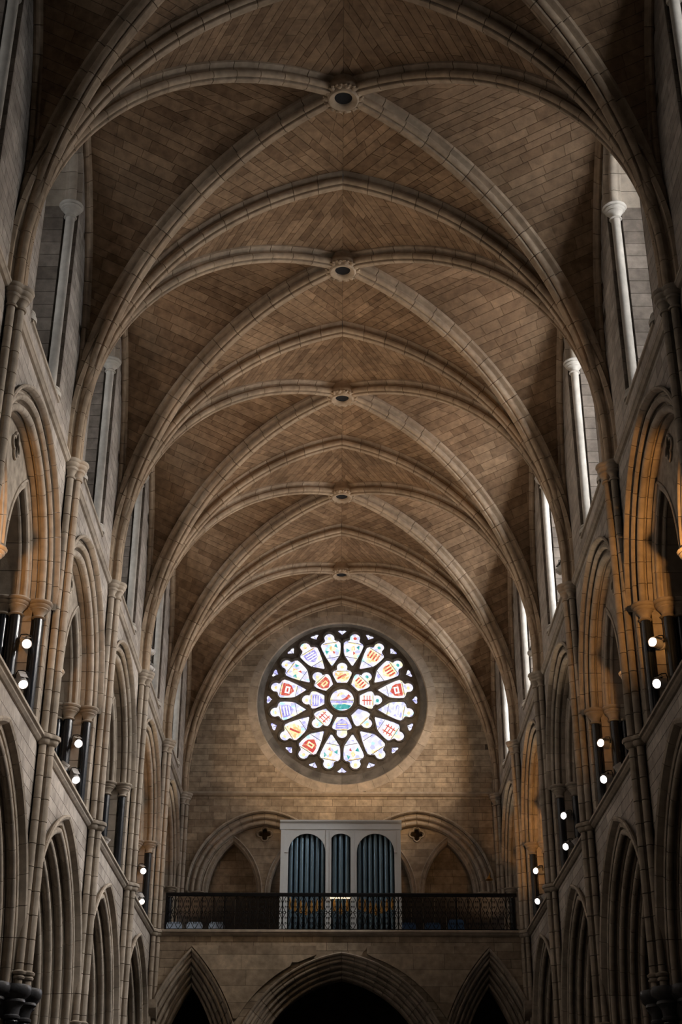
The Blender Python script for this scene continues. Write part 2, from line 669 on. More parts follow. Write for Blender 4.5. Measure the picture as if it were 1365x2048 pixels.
# wall behind the camera with its tall windows
mb = MB()
loops = [[(-10, 0), (10, 0), (10, 22), (-10, 22)]]
A_REAR = Arch(1.2, 2.0, 15.0, 0)
for cx in (-2.8, 0, 2.8):
    loops.append([(cx - 1.2, 9.0)] + [(cx + x, z) for x, z in A_REAR.outline(0)] + [(cx + 1.2, 9.0)])
mb.plate(loops, lambda u, z, d: (u, Z_BACK - d, z), 0, 0.6)
struct(build('wall_rear', mb, 'plainstone'), 'stone wall behind the viewer with three tall lancets', 'wall')
for i, cx in enumerate((-2.8, 0, 2.8)):
    mb = MB()
    mb.plate([[(cx - 1.2, 9.0)] + [(cx + x, z) for x, z in A_REAR.outline(0)] + [(cx + 1.2, 9.0)]], lambda u, z, d: (u, Z_BACK - 0.3 - d, z), 0, 0.03)
    nwin += 1
    struct(build('window_%d' % nwin, mb, 'sky_e'), 'tall lancet window in the wall behind the viewer, %s of three' % ORD[i], 'window')

# ceiling: webs between the ribs, laid in courses of stone
web_shell = MB()
web_st = Stones()


def lateral_b(s, e, sg):
    """Boundary along the side wall: up the wall rib, then along the ridge to the boss."""
    xb = s * (XW - 0.02)
    n = 60
    pts = []
    for i in range(n + 1):
        p, z = P_WA.off(P_WA.len * i / n, 0.10)
        pts.append(Vector((xb, Y(e) - sg * (p + 0.10), z)))
    return pts


def polyline(pts):
    acc = [0.0]
    for i in range(1, len(pts)):
        acc.append(acc[-1] + (pts[i] - pts[i - 1]).length)

    def at(s):
        s = min(max(s, 0.0), acc[-1])
        lo, hi = 0, len(acc) - 1
        while hi - lo > 1:
            m = (lo + hi) // 2
            if acc[m] <= s:
                lo = m
            else:
                hi = m
        q = (s - acc[lo]) / max(1e-9, acc[hi] - acc[lo])
        return pts[lo].lerp(pts[hi], q)
    return at, acc[-1], acc


def web(bay, e, s, sg, kind, stones):
    ux, uy = -s * XS / DIAG_LEN, -sg * (L / 2) / DIAG_LEN
    A = []
    for i in range(61):
        p, z = P_DI.off(P_DI.len * i / 60, RIB_B)
        A.append(Vector((s * XS + ux * p, Y(e) + uy * p, z)))
    boss = A[-1]
    if kind == 'nave':
        B = []
        for i in range(61):
            p, z = P_TR.off(P_TR.len * i / 60, RIB_B)
            B.append(Vector((s * (XS - p), Y(e), z)))
    else:
        B = lateral_b(s, e, sg)
    la_b = polyline(B)[1]
    ridge = B[-1]
    for i in range(1, 13):
        B.append(ridge.lerp(boss, i / 12))
    fa, la, _ = polyline(A)
    fb, lb, _ = polyline(B)
    if kind == 'nave':
        knots = []
        for i in range(61):
            pa = P_DI.off(P_DI.len * i / 60, RIB_B)[0] + RIB_B
            pb = pa * 1.17
            half = XS + RIB_B
            if pb <= half:
                f = math.acos(max(-1.0, min(1.0, 1 - pb / (P_TR.R + RIB_B))))
                sb = P_TR.st + f * (P_TR.R + RIB_B) if i * P_DI.len / 60 > P_DI.st else i * P_DI.len / 60
                sb = min(sb, la_b)
            else:
                sb = la_b + (lb - la_b) * (pa - half / 1.17) / (DIAG_LEN + RIB_B - half / 1.17)
            knots.append((la * i / 60, sb))
        knots[-1] = (la, lb)
    else:
        knots = [(0, 0), (la * 0.76, la_b), (la, lb)]

    def mp(sa):
        for (a0, b0), (a1, b1) in zip(knots, knots[1:]):
            if sa <= a1 + 1e-6:
                return b0 + (b1 - b0) * (sa - a0) / (a1 - a0)
        return lb

    def pt(sa, v):
        return fa(sa).lerp(fb(mp(sa)), v)

    # backing shell
    n = 44
    vs, fs = [], []
    up = Vector((0, 0, 1))
    mid = Vector((0, Y(bay + 0.5), 12.5))
    for i in range(n + 1):
        for j in range(5):
            p = pt(la * i / n, j / 4)
            vs.append(p + (p - mid).normalized() * 0.016)
    for i in range(n):
        for j in range(4):
            a = i * 5 + j
            fs.append((a, a + 1, a + 6, a + 5))
    web_shell.add(vs, fs)
    if not stones:
        return
    sa = 0.35
    gp = 0.0045
    while sa < la - 0.05:
        nx = min(la, sa + RNG.choice((0.13, 0.16, 0.18, 0.20, 0.23)) * (0.9 if kind == 'nave' else 1.0))
        wd = (pt((sa + nx) / 2, 1) - pt((sa + nx) / 2, 0)).length
        if wd > 0.12:
            u = -RNG.uniform(0, 0.35)
            while u < wd:
                un = u + RNG.uniform(0.32, 0.82)
                if wd - un < 0.15:
                    un = wd
                v0, v1 = max(0, (u + gp) / wd), min(1, (un - gp) / wd)
                if (v1 - v0) * wd > 0.02:
                    c = [pt(sa + gp, v0), pt(nx - gp, v0), pt(nx - gp, v1), pt(sa + gp, v1)]
                    bk = [p + (p - mid).normalized() * 0.03 for p in c]
                    web_st.prism([tuple(p) for p in c], [tuple(p) for p in bk])
                u = un
        sa = nx


for bay in range(0, 10):
    if Y(bay) < Z_BACK:
        break
    for s in (-1, 1):
        for e, sg in ((bay, 1), (bay + 1, -1)):
            web(bay, e, s, sg, 'nave', bay <= 5)
            web(bay, e, s, sg, 'side', bay <= 5)
ceil = struct(build('ceiling', web_shell, 'webmortar'), 'ribbed stone vault over the nave, brown webs laid in courses', 'ceiling')
web_st.finish(ceil, 'vault_stone', 'web')

# end wall with its rose opening and two big arches
RX, RZ, RR = 0.03, 16.43, 2.56              # opening of the rose on the wall face
end3 = lambda u, z, d: (u, D + d, z)
CE = 2.21
cut_tri = []
mb = MB()
outl = [(-5.2, 8.3)]
for cx in (-CE, CE):
    a = A_END.half_at(0.32, -9)
    outl += [(cx - a, 8.3)] + [(cx + x, z) for x, z in A_END.outline(0.32)] + [(cx + a, 8.3)]
outl += [(5.2, 8.3), (5.2, 21), (-5.2, 21)]
circ = lambda cx, cz, r, n=64: [(cx + r * math.cos(2 * PI * i / n), cz + r * math.sin(2 * PI * i / n)) for i in range(n)]
mb.plate([outl, circ(RX, RZ, RR + 0.15)], end3, 0.012, 0.85)
mb.box(-9.5, 9.5, D + 0.85, D + 1.1, 0, 13.4)
mb.box(-9.5, 9.5, D, D + 0.85, 0, 8.3)
wend = struct(build('wall_end', mb, 'mortar'), 'end wall of warm ashlar around the rose window', 'wall')
st = Stones()


def rose_cut(z):
    q = (RR + 0.27) ** 2 - (z - RZ) ** 2
    return (RX - math.sqrt(q), RX + math.sqrt(q)) if q > 0 else None


def arch_cut(arch, b, cx):
    def fn(z):
        h = arch.half_at(b, z)
        return (cx - h, cx + h) if h > 0.02 else None
    return fn


def end_top(u, z):
    x = XS - abs(u)
    if x < 0:
        return z > 15
    f = P_TR.R - x
    return z > 14.0 + math.sqrt(max(0, P_TR.R ** 2 - f * f)) + 0.9


cuts = [arch_cut(A_END, 0.33, -CE), arch_cut(A_END, 0.33, CE)]
ashlar(st, 8.9, 13.5, lambda z: -XW, lambda z: XW, cuts, end3, h=(0.16, 0.23))
ashlar(st, 13.6, 20.0, lambda z: -XW, lambda z: XW, [rose_cut], end3, h=(0.15, 0.20), w=(0.3, 0.75), skip=end_top)
for cx in (-CE, CE):                       # blind back of the two end arches
    ashlar(st, 9.0, 12.9, lambda z: cx - 1.9, lambda z: cx + 1.9, [], lambda u, z, d: (u, D + 0.83 + d, z), h=(0.2, 0.24))
st.finish(wend, 'wall_stone', 'endwall')

# gallery: floor slab and front wall with three arches
gy = Y(1)
gal3 = lambda u, z, d: (u, gy + d, z)
mb = MB().box(-XW - 0.3, XW + 0.3, gy + 0.05, D + 0.05, 8.38, 8.62)
struct(build('floor_gallery', mb, 'plainstone'), 'stone floor of the organ gallery', 'floor')
mb = MB()
outl = [(-XW - 0.2, 0.0)]
Z_GJ = 6.15
SX = 3.64
for cx, ar in ((-SX, A_SID), (0.03, A_MID), (SX, A_SID)):
    o = [(cx + x, z) for x, z in ar.outline(0.48, 20) if z > Z_GJ]
    if cx == -SX:
        o = [p for p in o if p[0] > -XW - 0.15]
        o = [(-XW - 0.15, Z_GJ)] + o
    if cx == SX:
        o = [p for p in o if p[0] < XW + 0.15] + [(XW + 0.15, Z_GJ)]
    outl += [(o[0][0], 0.0)] + o + [(o[-1][0], 0.0)]
outl += [(XW + 0.2, 0.0), (XW + 0.2, 8.55), (-XW - 0.2, 8.55)]
mb.plate([outl], gal3, 0.012, 0.9)
wg = struct(build('wall_gallery', mb, 'mortar'), 'gallery front wall with three pointed arches below the organ', 'wall')
st = Stones()
ashlar(st, 5.9, 8.56, lambda z: -XW, lambda z: XW, [arch_cut(A_SID, 0.50, -SX), arch_cut(A_MID, 0.50, 0.03), arch_cut(A_SID, 0.50, SX)], gal3, h=(0.17, 0.21))
st.finish(wg, 'wall_stone', 'endwall')

# string courses
STR_LOW = [(0.03, 8.55), (-0.03, 8.565), (-0.07, 8.60), (-0.08, 8.63), (-0.115, 8.64), (-0.115, 8.68), (-0.09, 8.70), (0.5, 8.70), (0.5, 8.55)]
STR_UP = [(0.03, 13.42), (-0.04, 13.44), (-0.07, 13.48), (-0.085, 13.49), (-0.085, 13.53), (-0.05, 13.56), (0.03, 13.57)]
ntrim = 0


def string(profile, p0, p1, inward, label):
    """profile: (depth, z); inward: unit vector into the wall."""
    global ntrim
    ntrim += 1
    rings = [[(p[0] + inward[0] * d, p[1] + inward[1] * d, z) for d, z in profile] for p in (p0, p1)]
    return struct(build('trim_%d' % ntrim, MB().rings(rings), 'dressed'), label, 'string course')


for s in (-1, 1):
    string(STR_LOW, (s * XW, Y(1) - 0.1), (s * XW, Y(6)), (s, 0), 'heavy string course below the %s triforium' % SIDE[s])
    string(STR_UP, (s * XW, Y(0)), (s * XW, Y(6)), (s, 0), 'thin string course below the %s clerestory' % SIDE[s])
string(STR_LOW, (-XW, gy), (XW, gy), (0, 1), 'moulded stone edge of the organ gallery')
string([(d, z + 0.07) for d, z in STR_UP], (-XW + 0.1, D), (XW - 0.1, D), (0, 1), 'thin string course across the end wall under the rose window')

# ------------------------------------------------------------------ vault ribs and bosses
prof = rib_profile()
V_TR = rib_pieces(P_TR, prof, 17)
V_DI = rib_pieces(P_DI, rib_profile(0.94, 1.0), 18, s1=P_DI.len - 0.26)
V_WA = rib_pieces(P_WA, [(-0.10, 0.14), (-0.10, 0.05), (-0.055, 0.03), (-0.045, 0.01), (-0.02, -0.012), (0.015, -0.016), (0.045, 0.0), (0.06, 0.03), (0.062, 0.06),
                         (0.08, 0.075), (0.10, 0.085), (0.10, 0.14)], 16, s0=0.03)
for k in range(0, 6):
    t = thing('transverse_rib', 'moulded stone transverse rib spanning the nave, ' + ('against the rose window wall' if k == 0 else '%s in front of the rose window wall' % ORD[k - 1]),
              'vault rib', (0, Y(k), Z_CLER), group='transverse vault ribs')
    for me in V_TR:
        link('voussoir', me, t, (-XS, 0, 0), 0)
    for me in V_TR:
        link('voussoir', me, t, (XS, 0, 0), PI)
for bay in range(0, 6):
    for s in (-1, 1):
        for e, sg in ((bay, 1), (bay + 1, -1)):
            rz = math.atan2(-sg * (L / 2), -s * XS)
            t = thing('diagonal_rib', 'diagonal vault rib from the %s wall to the %s boss, %s half' % (SIDE[s], ORD[bay], 'rose window' if sg > 0 else 'viewer side'),
                      'vault rib', (s * XS, Y(e), Z_CLER), rz, 'diagonal vault ribs')
            for me in V_DI:
                link('voussoir', me, t)
        t = thing('wall_rib', 'slim wall rib framing the %s clerestory, %s bay from the rose window' % (SIDE[s], ORD[bay]), 'vault rib',
                  (s * (XW - 0.03), Y(bay + 0.5), Z_CLER), 0, 'wall ribs')
        for me in V_WA:
            o = link('voussoir', me, t, (0, L / 2 - 0.10, 0), -PI / 2)
            if s > 0:
                o.scale = (1, -1, 1)
        for me in V_WA[:6]:
            o = link('voussoir', me, t, (0, -(L / 2 - 0.10), 0), PI / 2)
            if s < 0:
                o.scale = (1, -1, 1)

b_ring = MB().lathe([(0.135, 0.34), (0.135, 0.05), (0.16, 0.01), (0.215, -0.01), (0.24, 0.015), (0.245, 0.04), (0.26, 0.05), (0.285, 0.055), (0.30, 0.09), (0.30, 0.16), (0.27, 0.2), (0.27, 0.34)], 32).data('ring', 'rib', 40)
b_cup = MB().lathe([(0.001, 0.075), (0.137, 0.065), (0.137, 0.30), (0.001, 0.30)], 24).data('cup', 'dark', 40)  # near-black fill stands in for the shade inside the pierced boss
leaf = MB()
leaf.lathe([(0.001, -0.03), (0.028, -0.022), (0.042, 0.0), (0.034, 0.03), (0.001, 0.045)], 7)
leaf.lathe([(0.001, -0.02), (0.02, -0.014), (0.028, 0.0), (0.02, 0.02), (0.001, 0.03)], 6, (0.03, 0.03, 0.015))
leaf.lathe([(0.001, -0.02), (0.02, -0.014), (0.028, 0.0), (0.02, 0.02), (0.001, 0.03)], 6, (0.03, -0.03, 0.015))
b_leaf = leaf.data('carved_leaf', 'rib', 50)
p_, z_boss, f_ = P_DI.at(P_DI.len)
for bay in range(0, 6):
    t = thing('vault_boss', 'round pierced stone boss ringed with carved leaves, %s from the rose window' % ORD[bay], 'boss', (0, Y(bay + 0.5), z_boss - 0.05), 0, 'vault bosses')
    t.scale = (1.15, 1.15, 1.0)
    link('ring', b_ring, t)
    link('cup', b_cup, t)
    for i in range(14):
        a = 2 * PI * i / 14
        link('carved_leaf', b_leaf, t, (0.262 * math.cos(a), 0.262 * math.sin(a), 0.035), a)

# ------------------------------------------------------------------ vaulting shafts (clusters of three) and piers
CIRC = [(0.0, -0.165, 0.072), (-0.115, -0.075, 0.058), (0.115, -0.075, 0.058)]


def cluster(grow=0.0, n=40, circles=CIRC, back=0.05, widen=1.0):
    """Outline of the shaft cluster in (lateral, depth); negative depth stands out of the wall."""
    pts = [(0.19 * widen + grow, back)]
    for i in range(n + 1):
        a = PI * i / n
        dx, dy = math.cos(a), -math.sin(a)
        best = 0.05
        for cx, cy, r in circles:
            r = r + grow
            bq = cx * dx + cy * dy
            disc = bq * bq - (cx * cx + cy * cy - r * r)
            if disc > 0:
                best = max(best, bq + math.sqrt(disc))
        pts.append((dx * best, dy * best))
    pts.append((-0.19 * widen - grow, back))
    return pts


def stack(levels, circles=CIRC):
    return MB().rings([[(x, y, z) for x, y in cluster(g, circles=circles)] for g, z in levels])


drum_h = 0.34
SH_Z0 = Z_PIER
n_dr = 24
dh = (13.19 - SH_Z0) / n_dr
V_DRUM = stack([(0, 0.006), (0, dh - 0.006)]).data('drum', 'dressed', 35)
CAP_L = [(0.0, 0.0), (0.022, 0.0), (0.03, 0.02), (0.018, 0.04), (0.004, 0.05), (0.012, 0.10), (0.04, 0.15), (0.052, 0.155), (0.058, 0.185), (0.05, 0.20),
         (0.075, 0.215), (0.09, 0.24), (0.085, 0.275), (0.10, 0.285), (0.112, 0.31), (0.105, 0.34), (0.09, 0.345)]
V_CAP = stack(CAP_L).data('capital', 'dressed', 40)
V_ANN = stack([(0.0, 0.03), (0.03, 0.045), (0.05, 0.08), (0.055, 0.115), (0.08, 0.125), (0.09, 0.15), (0.08, 0.185), (0.05, 0.20), (0.02, 0.205)]).data('annulet', 'dressed', 40)
V_ANN2 = stack([(0.0, 0.0), (0.02, 0.005), (0.03, 0.03), (0.01, 0.06), (0.035, 0.07), (0.045, 0.1), (0.02, 0.12), (0.0, 0.13)]).data('annulet', 'dressed', 40)
for k in range(0, 7):
    for s in (-1, 1):
        rz = LEFT_RZ if s < 0 else RIGHT_RZ
        where = 'in the corner beside the rose window wall' if k == 0 else '%s from the end wall corner' % ORD[k - 1]
        t = thing('vaulting_shaft', 'clustered stone wall shaft on the %s, %s' % (SIDE[s], where), 'wall shaft', (s * XW, Y(k) - (0.12 if k == 0 else 0), SH_Z0), rz, 'vaulting shafts')
        i0 = 11 if k == 0 else 0
        for i in range(i0, n_dr):
            link('drum', V_DRUM, t, (0, 0, i * dh))
        link('capital', V_CAP, t, (0, 0, 13.19 - SH_Z0))
        if k > 0:
            link('annulet', V_ANN, t, (0, 0, 8.50 - SH_Z0))
            link('annulet', V_ANN2, t, (0, 0, 0.12))

core = MB().lathe([(0.62, 0.0), (0.62, 4.55)], 16)
V_CORE = core.data('core', 'plainstone', 40)
V_PSH = MB().lathe([(0.15, 0.0), (0.15, 0.14), (0.12, 0.2), (0.095, 0.24), (0.095, 4.45), (0.11, 4.47), (0.095, 4.5)], 14).data('shaft', 'marble', 40)
V_PCAP = MB().lathe([(0.10, 4.50), (0.125, 4.51), (0.13, 4.54), (0.105, 4.56), (0.115, 4.64), (0.165, 4.72), (0.18, 4.725), (0.18, 4.75), (0.165, 4.77), (0.21, 4.81), (0.245, 4.85), (0.25, 4.91), (0.235, 4.95), (0.0, 4.95)], 16).data('capital', 'darkcap', 40)
V_PTOP = MB().lathe([(0.62, 4.5), (0.66, 4.6), (0.70, 4.75), (0.80, 4.82), (0.82, 4.95)], 16).data('capital_block', 'darkcap', 40)
for k in range(1, 7):
    for s in (-1, 1):
        t = thing('pier', 'dark clustered arcade pier on the %s, %s from the organ gallery' % (SIDE[s], ORD[k - 1]), 'pier', (s * (XW + 0.50), Y(k), 0), 0, 'arcade piers')
        link('core', V_CORE, t)
        link('capital_block', V_PTOP, t)
        for i in range(12):
            a = 2 * PI * (i + (0 if s > 0 else 0)) / 12
            r = 0.66
            loc = (r * math.cos(a), r * math.sin(a), 0)
            o = link('shaft', V_PSH, t, loc)
            link('capital', V_PCAP, o)


# ------------------------------------------------------------------ arcade arches
def orders(n, db, dd, b0, d0, r):
    """Stepped rolls and hollows from the outer edge inwards."""
    out = []
    for i in range(n):
        b, d = b0 - i * db, d0 + i * dd
        out += [(b, d), (b - 0.012, d), (b - 0.014, d + 0.05), (b - 0.035, d + 0.065)]
        cx, cz = b - 0.045 - r * 0.9, d + 0.03 + r * 0.45
        for j in range(7):
            a = math.radians(60 + 195 * j / 6)
            out.append((cx + r * math.cos(a), cz - r * math.sin(a)))
        out += [(cx - r * 0.2, cz + r * 1.5)]
    return out


PROF_ARC = [(0.70, 0.03), (0.715, -0.03), (0.76, -0.07), (0.76, -0.10), (0.73, -0.115), (0.69, -0.095), (0.665, -0.04), (0.655, 0.0), (0.62, 0.0)] \
    + orders(4, 0.15, 0.15, 0.60, 0.01, 0.055) + [(0.0, 0.60), (0.0, 0.98), (0.4, 0.99)]


def half_arch(arch, prof, nv, seg, side, dz, t0=0.0, gap=0.005):
    out = []
    ln = arch.length(prof[0][0])
    for i in range(nv):
        a = t0 + (1 - t0) * i / nv + (gap / ln if i else 0)
        e = t0 + (1 - t0) * (i + 1) / nv - gap / ln
        out.append(arch.piece(prof, a, e, seg, side, dz))
    return out


def arcade_arch():
    t = thing('arcade_arch', '', 'arch', (0, 0, Z_PIER))
    for side in (-1, 1):
        for p in half_arch(A_ARC, PROF_ARC, 9, 4, side, Z_PIER):
            build('voussoir', p, 'dressed', t, 35)
        for z0, z1 in ((Z_PIER, A_ARC.zs - 0.005),):
            build('jamb_stone', A_ARC.jamb(PROF_ARC, z0, z1, side, Z_PIER), 'dressed', t, 35)
    return t


def place_bays(proto, bays, name_label, group):
    kids = list(proto.children)
    KIDS[proto.name] = kids
    for ch in kids:
        KIDS[ch.name] = list(ch.children)
    first = True
    for k in bays:
        for s in (-1, 1):
            o = proto if first else copy_tree(proto)
            first = False
            z = proto.location.z
            o.location = (s * XW, (Y(k) + Y(k + 1)) / 2, z)
            o.rotation_euler = (0, 0, LEFT_RZ if s < 0 else RIGHT_RZ)
            o['label'] = name_label % (SIDE[s], ORD[k])
            o['group'] = group


place_bays(arcade_arch(), BAYS_ARC, 'deep moulded arcade arch in the %s wall, %s bay from the rose window', 'arcade arches')


# ------------------------------------------------------------------ triforium arches
PROF_TRI = [(0.34, 0.03), (0.355, -0.03), (0.395, -0.05), (0.40, -0.07), (0.385, -0.09), (0.355, -0.085), (0.335, -0.055), (0.33, -0.02), (0.325, 0.03), (0.30, 0.07), (0.265, 0.075),
            (0.258, 0.04), (0.255, 0.02), (0.235, 0.0), (0.205, -0.004), (0.18, 0.012), (0.168, 0.04), (0.175, 0.068), (0.19, 0.085), (0.19, 0.12), (0.16, 0.145), (0.125, 0.145), (0.118, 0.11), (0.112, 0.085), (0.09, 0.066),
            (0.055, 0.062), (0.025, 0.078), (0.008, 0.11), (0.012, 0.145), (0.035, 0.17), (0.06, 0.18), (0.06, 0.20), (0.0, 0.202), (0.0, 0.36), (0.2, 0.37)]
PROF_TJ = [(0.33, 0.03), (0.33, -0.0), (0.27, -0.0), (0.255, 0.018), (0.24, 0.018), (0.225, 0.0), (0.175, 0.0), (0.15, 0.02), (0.15, 0.22), (0.0, 0.22), (0.0, 0.84), (0.2, 0.85)]
COL_CAP0 = [(0.0, 0.0), (0.012, 0.0), (0.028, 0.015), (0.018, 0.035), (0.004, 0.045), (0.01, 0.085), (0.045, 0.135), (0.058, 0.145), (0.055, 0.165), (0.078, 0.18), (0.088, 0.205), (0.076, 0.222),
           (0.10, 0.232), (0.112, 0.255), (0.10, 0.28)]
COL_CAP = [(a * 1.22, h) for a, h in COL_CAP0]
COL_BASE = [(0.10, 0.0), (0.10, 0.07), (0.085, 0.09), (0.07, 0.10), (0.055, 0.12), (0.075, 0.14), (0.07, 0.165), (0.03, 0.18), (0.01, 0.20)]


def colonnette(t, x, d, r, z0, z1, zb, mat='marble', capmat='dressed', base=True):
    """Shaft with its capital and base as sub-parts."""
    sh = MB().lathe([(r, z0 + 0.18 - zb), (r, (z0 + z1) / 2 - zb), (r, z1 - 0.27 - zb)], 16, (x, d, 0))
    o = build('colonnette', sh, mat, t, 50)
    cp = MB().lathe([(0.002, z1 - 0.28 - zb)] + [(r + a, z1 - 0.28 + h - zb) for a, h in COL_CAP] + [(0.002, z1 - zb)], 18, (x, d, 0))
    build('capital', cp, capmat, o, 40)
    if base:
        bs = MB().lathe([(0.002, z0 - zb)] + [(r + a, z0 + h - zb) for a, h in COL_BASE] + [(0.002, z0 + 0.2 - zb)], 18, (x, d, 0))
        build('base', bs, capmat, o, 40)
    return o


def quatrefoil(cx, cz, r, n=8):
    """Four lobes around (cx, cz)."""
    pts = []
    for q in range(4):
        a0 = q * PI / 2
        for i in range(n + 1):
            a = a0 - 1.9 + 3.8 * i / n
            pts.append((cx + 0.56 * r * math.cos(a0) + 0.44 * r * math.cos(a), cz + 0.56 * r * math.sin(a0) + 0.44 * r * math.sin(a)))
    return pts


PROF_SUB = [(0.155, 0.02), (0.15, -0.02), (0.125, -0.035), (0.105, -0.015), (0.095, 0.02), (0.085, 0.03), (0.07, 0.005), (0.045, -0.002), (0.02, 0.01), (0.008, 0.035), (0.015, 0.06), (0.035, 0.07), (0.035, 0.10),
            (0.01, 0.11), (-0.012, 0.125), (-0.018, 0.15), (0.0, 0.17), (0.0, 0.44), (0.12, 0.45)]


def trif(arch, name, zb, blind=False, tymp='wall_attr'):
    t = thing(name, '', 'arch', (0, 0, zb))
    for side in (-1, 1):
        for p in half_arch(arch, PROF_TRI, 9, 4, side, zb):
            build('voussoir', p, 'dressed', t, 35)
        nj = 6
        for i in range(nj):
            z0 = zb + (Z_TCAP - zb) * i / nj + 0.005
            z1 = zb + (Z_TCAP - zb) * (i + 1) / nj - 0.005
            build('jamb_stone', arch.jamb(PROF_TJ, z0, z1, side, zb), 'dressed', t, 35)
        colonnette(t, side * (arch.a + 0.062), 0.125, 0.075, zb, Z_TCAP, zb)
        for d in (0.45, 0.65):
            colonnette(t, side * (arch.a - 0.085), d, 0.088, zb, Z_TCAP, zb)
    for d in (0.45, 0.65):
        colonnette(t, 0, d, 0.088, zb, Z_TCAP, zb)
    # two lesser arches and the pierced panel over them
    a_in = arch.a
    cs = a_in / 2
    sub = Arch(cs - 0.02, 1.68, Z_TCAP, 0.155)
    op = arch.outline(0.06, 20)
    lp = [(-op[0][0], op[0][1])]
    lp = [op[0]]
    lp += op[1:]
    for c in (cs, -cs):
        so = [(c + x, z) for x, z in sub.outline(0.06, 12)]
        so.reverse()
        lp += [(so[0][0], Z_TCAP)] + so[1:-1] + [(so[-1][0], Z_TCAP)]
    qz = Z_TCAP + 1.72
    q = quatrefoil(0, qz, 0.175)
    mb = MB().plate([lp, q], lambda u, z, d: (u, d, z - zb), 0.31, 0.45)
    ty = build('tympanum', mb, 'plainstone', t)
    mb = MB().tube([(u, 0.295, z - zb) for u, z in quatrefoil(0, qz, 0.215)], 0.026, 6, True)
    build('quatrefoil_ring', mb, 'dressed', ty, 60)
    pr = [(b, d + 0.31) for b, d in PROF_SUB]
    for c in (-cs, cs):
        for side in (-1, 1):
            for p in half_arch(sub, pr, 4, 4, side, zb):
                p.v = [(x + c, y, z) for x, y, z in p.v]
                build('sub_arch_voussoir', p, 'dressed', t, 35)
    return t, ty, sub, cs, qz


t, *_ = trif(A_TRI, 'triforium_arch', Z_STR)
place_bays(t, BAYS_TRI, 'rounded triforium arch with dark colonnettes, %s wall, %s bay from the rose window', 'triforium arches')

for cx in (-CE, CE):
    t, ty, sub, cs, qz = trif(A_END, 'gallery_arch', Z_STR)
    t.location = (cx, D, Z_STR)
    t['label'] = 'wide blind arch with quatrefoil on the end wall, %s of the organ' % ('left' if cx < 0 else 'right')
    t['group'] = 'blind arches flanking the organ'
    # coursed stones on the pierced panel
    def sub_cut(c):
        def fn(z):
            h = sub.half_at(0.12, z)
            return (cx + c - h, cx + c + h) if h > 0.02 else None
        return fn

    def q_cut(z):
        h = 0.27 ** 2 - (z - qz) ** 2
        return (cx - math.sqrt(h), cx + math.sqrt(h)) if h > 0 else None

    class AllStones(Stones):
        def prism(self, front, back):
            n = len(front)
            faces = [tuple(range(n))] + [(i, (i + 1) % n, n + (i + 1) % n, n + i) for i in range(n)]
            self.items.append((1.0, list(front) + list(back), faces, RNG.random()))
    st = AllStones()
    ashlar(st, Z_TCAP + 0.02, 12.8, lambda z: cx - A_END.half_at(0.0, z), lambda z: cx + A_END.half_at(0.0, z),
           [sub_cut(-cs), q_cut, sub_cut(cs)], lambda u, z, d: (u - cx, 0.298 + d, z - Z_STR), thick=0.013, h=(0.2, 0.23))
    st.finish(ty, 'panel_stone', 'endwall')

# ------------------------------------------------------------------ clerestory surrounds
PROF_CLE = [(0.15, 0.02), (0.145, -0.02), (0.11, -0.025), (0.09, 0.0), (0.08, 0.05), (0.05, 0.09), (0.03, 0.085), (0.02, 0.06), (-0.01, 0.05), (-0.045, 0.07), (-0.065, 0.11), (-0.06, 0.16), (-0.03, 0.20),
            (-0.03, 0.24), (0.0, 0.26), (0.0, 0.60), (0.1, 0.61)]
M['jamb'] = stone('shaded_weathered_jamb_stone', (0.20, 0.165, 0.135), (0.31, 0.26, 0.215), 'object', stain=0.3)  # weathered stone, darkened further to put the recess shade into the colour
PROF_CJ = [(0.12, 0.02), (0.12, 0.0), (0.09, 0.0), (0.09, 0.24), (0.0, 0.24), (0.0, 0.70), (0.05, 0.75), (0.05, 1.08), (0.2, 1.09)]
t = thing('clerestory_surround', '', 'window surround', (0, 0, CLE_SILL))
for side in (-1, 1):
    for p in half_arch(A_CLE, PROF_CLE, 6, 4, side, CLE_SILL):
        build('voussoir', p, 'dressed', t, 35)
    nj = 15
    for i in range(nj):
        z0 = CLE_SILL + (A_CLE.zs - CLE_SILL) * i / nj + 0.005
        z1 = CLE_SILL + (A_CLE.zs - CLE_SILL) * (i + 1) / nj - 0.005
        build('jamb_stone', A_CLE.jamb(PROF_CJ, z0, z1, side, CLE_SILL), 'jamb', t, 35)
    colonnette(t, side * (A_CLE.a - 0.0), 0.12, 0.08, CLE_SILL, A_CLE.zs, CLE_SILL, mat='pale', capmat='pale')
mb = MB().rings([[(x, d, z) for d, z in ((0.0, -0.06), (-0.03, -0.05), (-0.03, 0.0), (1.1, 0.0), (1.1, -0.06))] for x in (-1.13, 1.13)])
build('sill', mb, 'dressed', t)
place_bays(t, BAYS_CLE, 'tall clerestory opening with slender pale colonnettes, %s wall, %s bay from the rose window', 'clerestory openings')

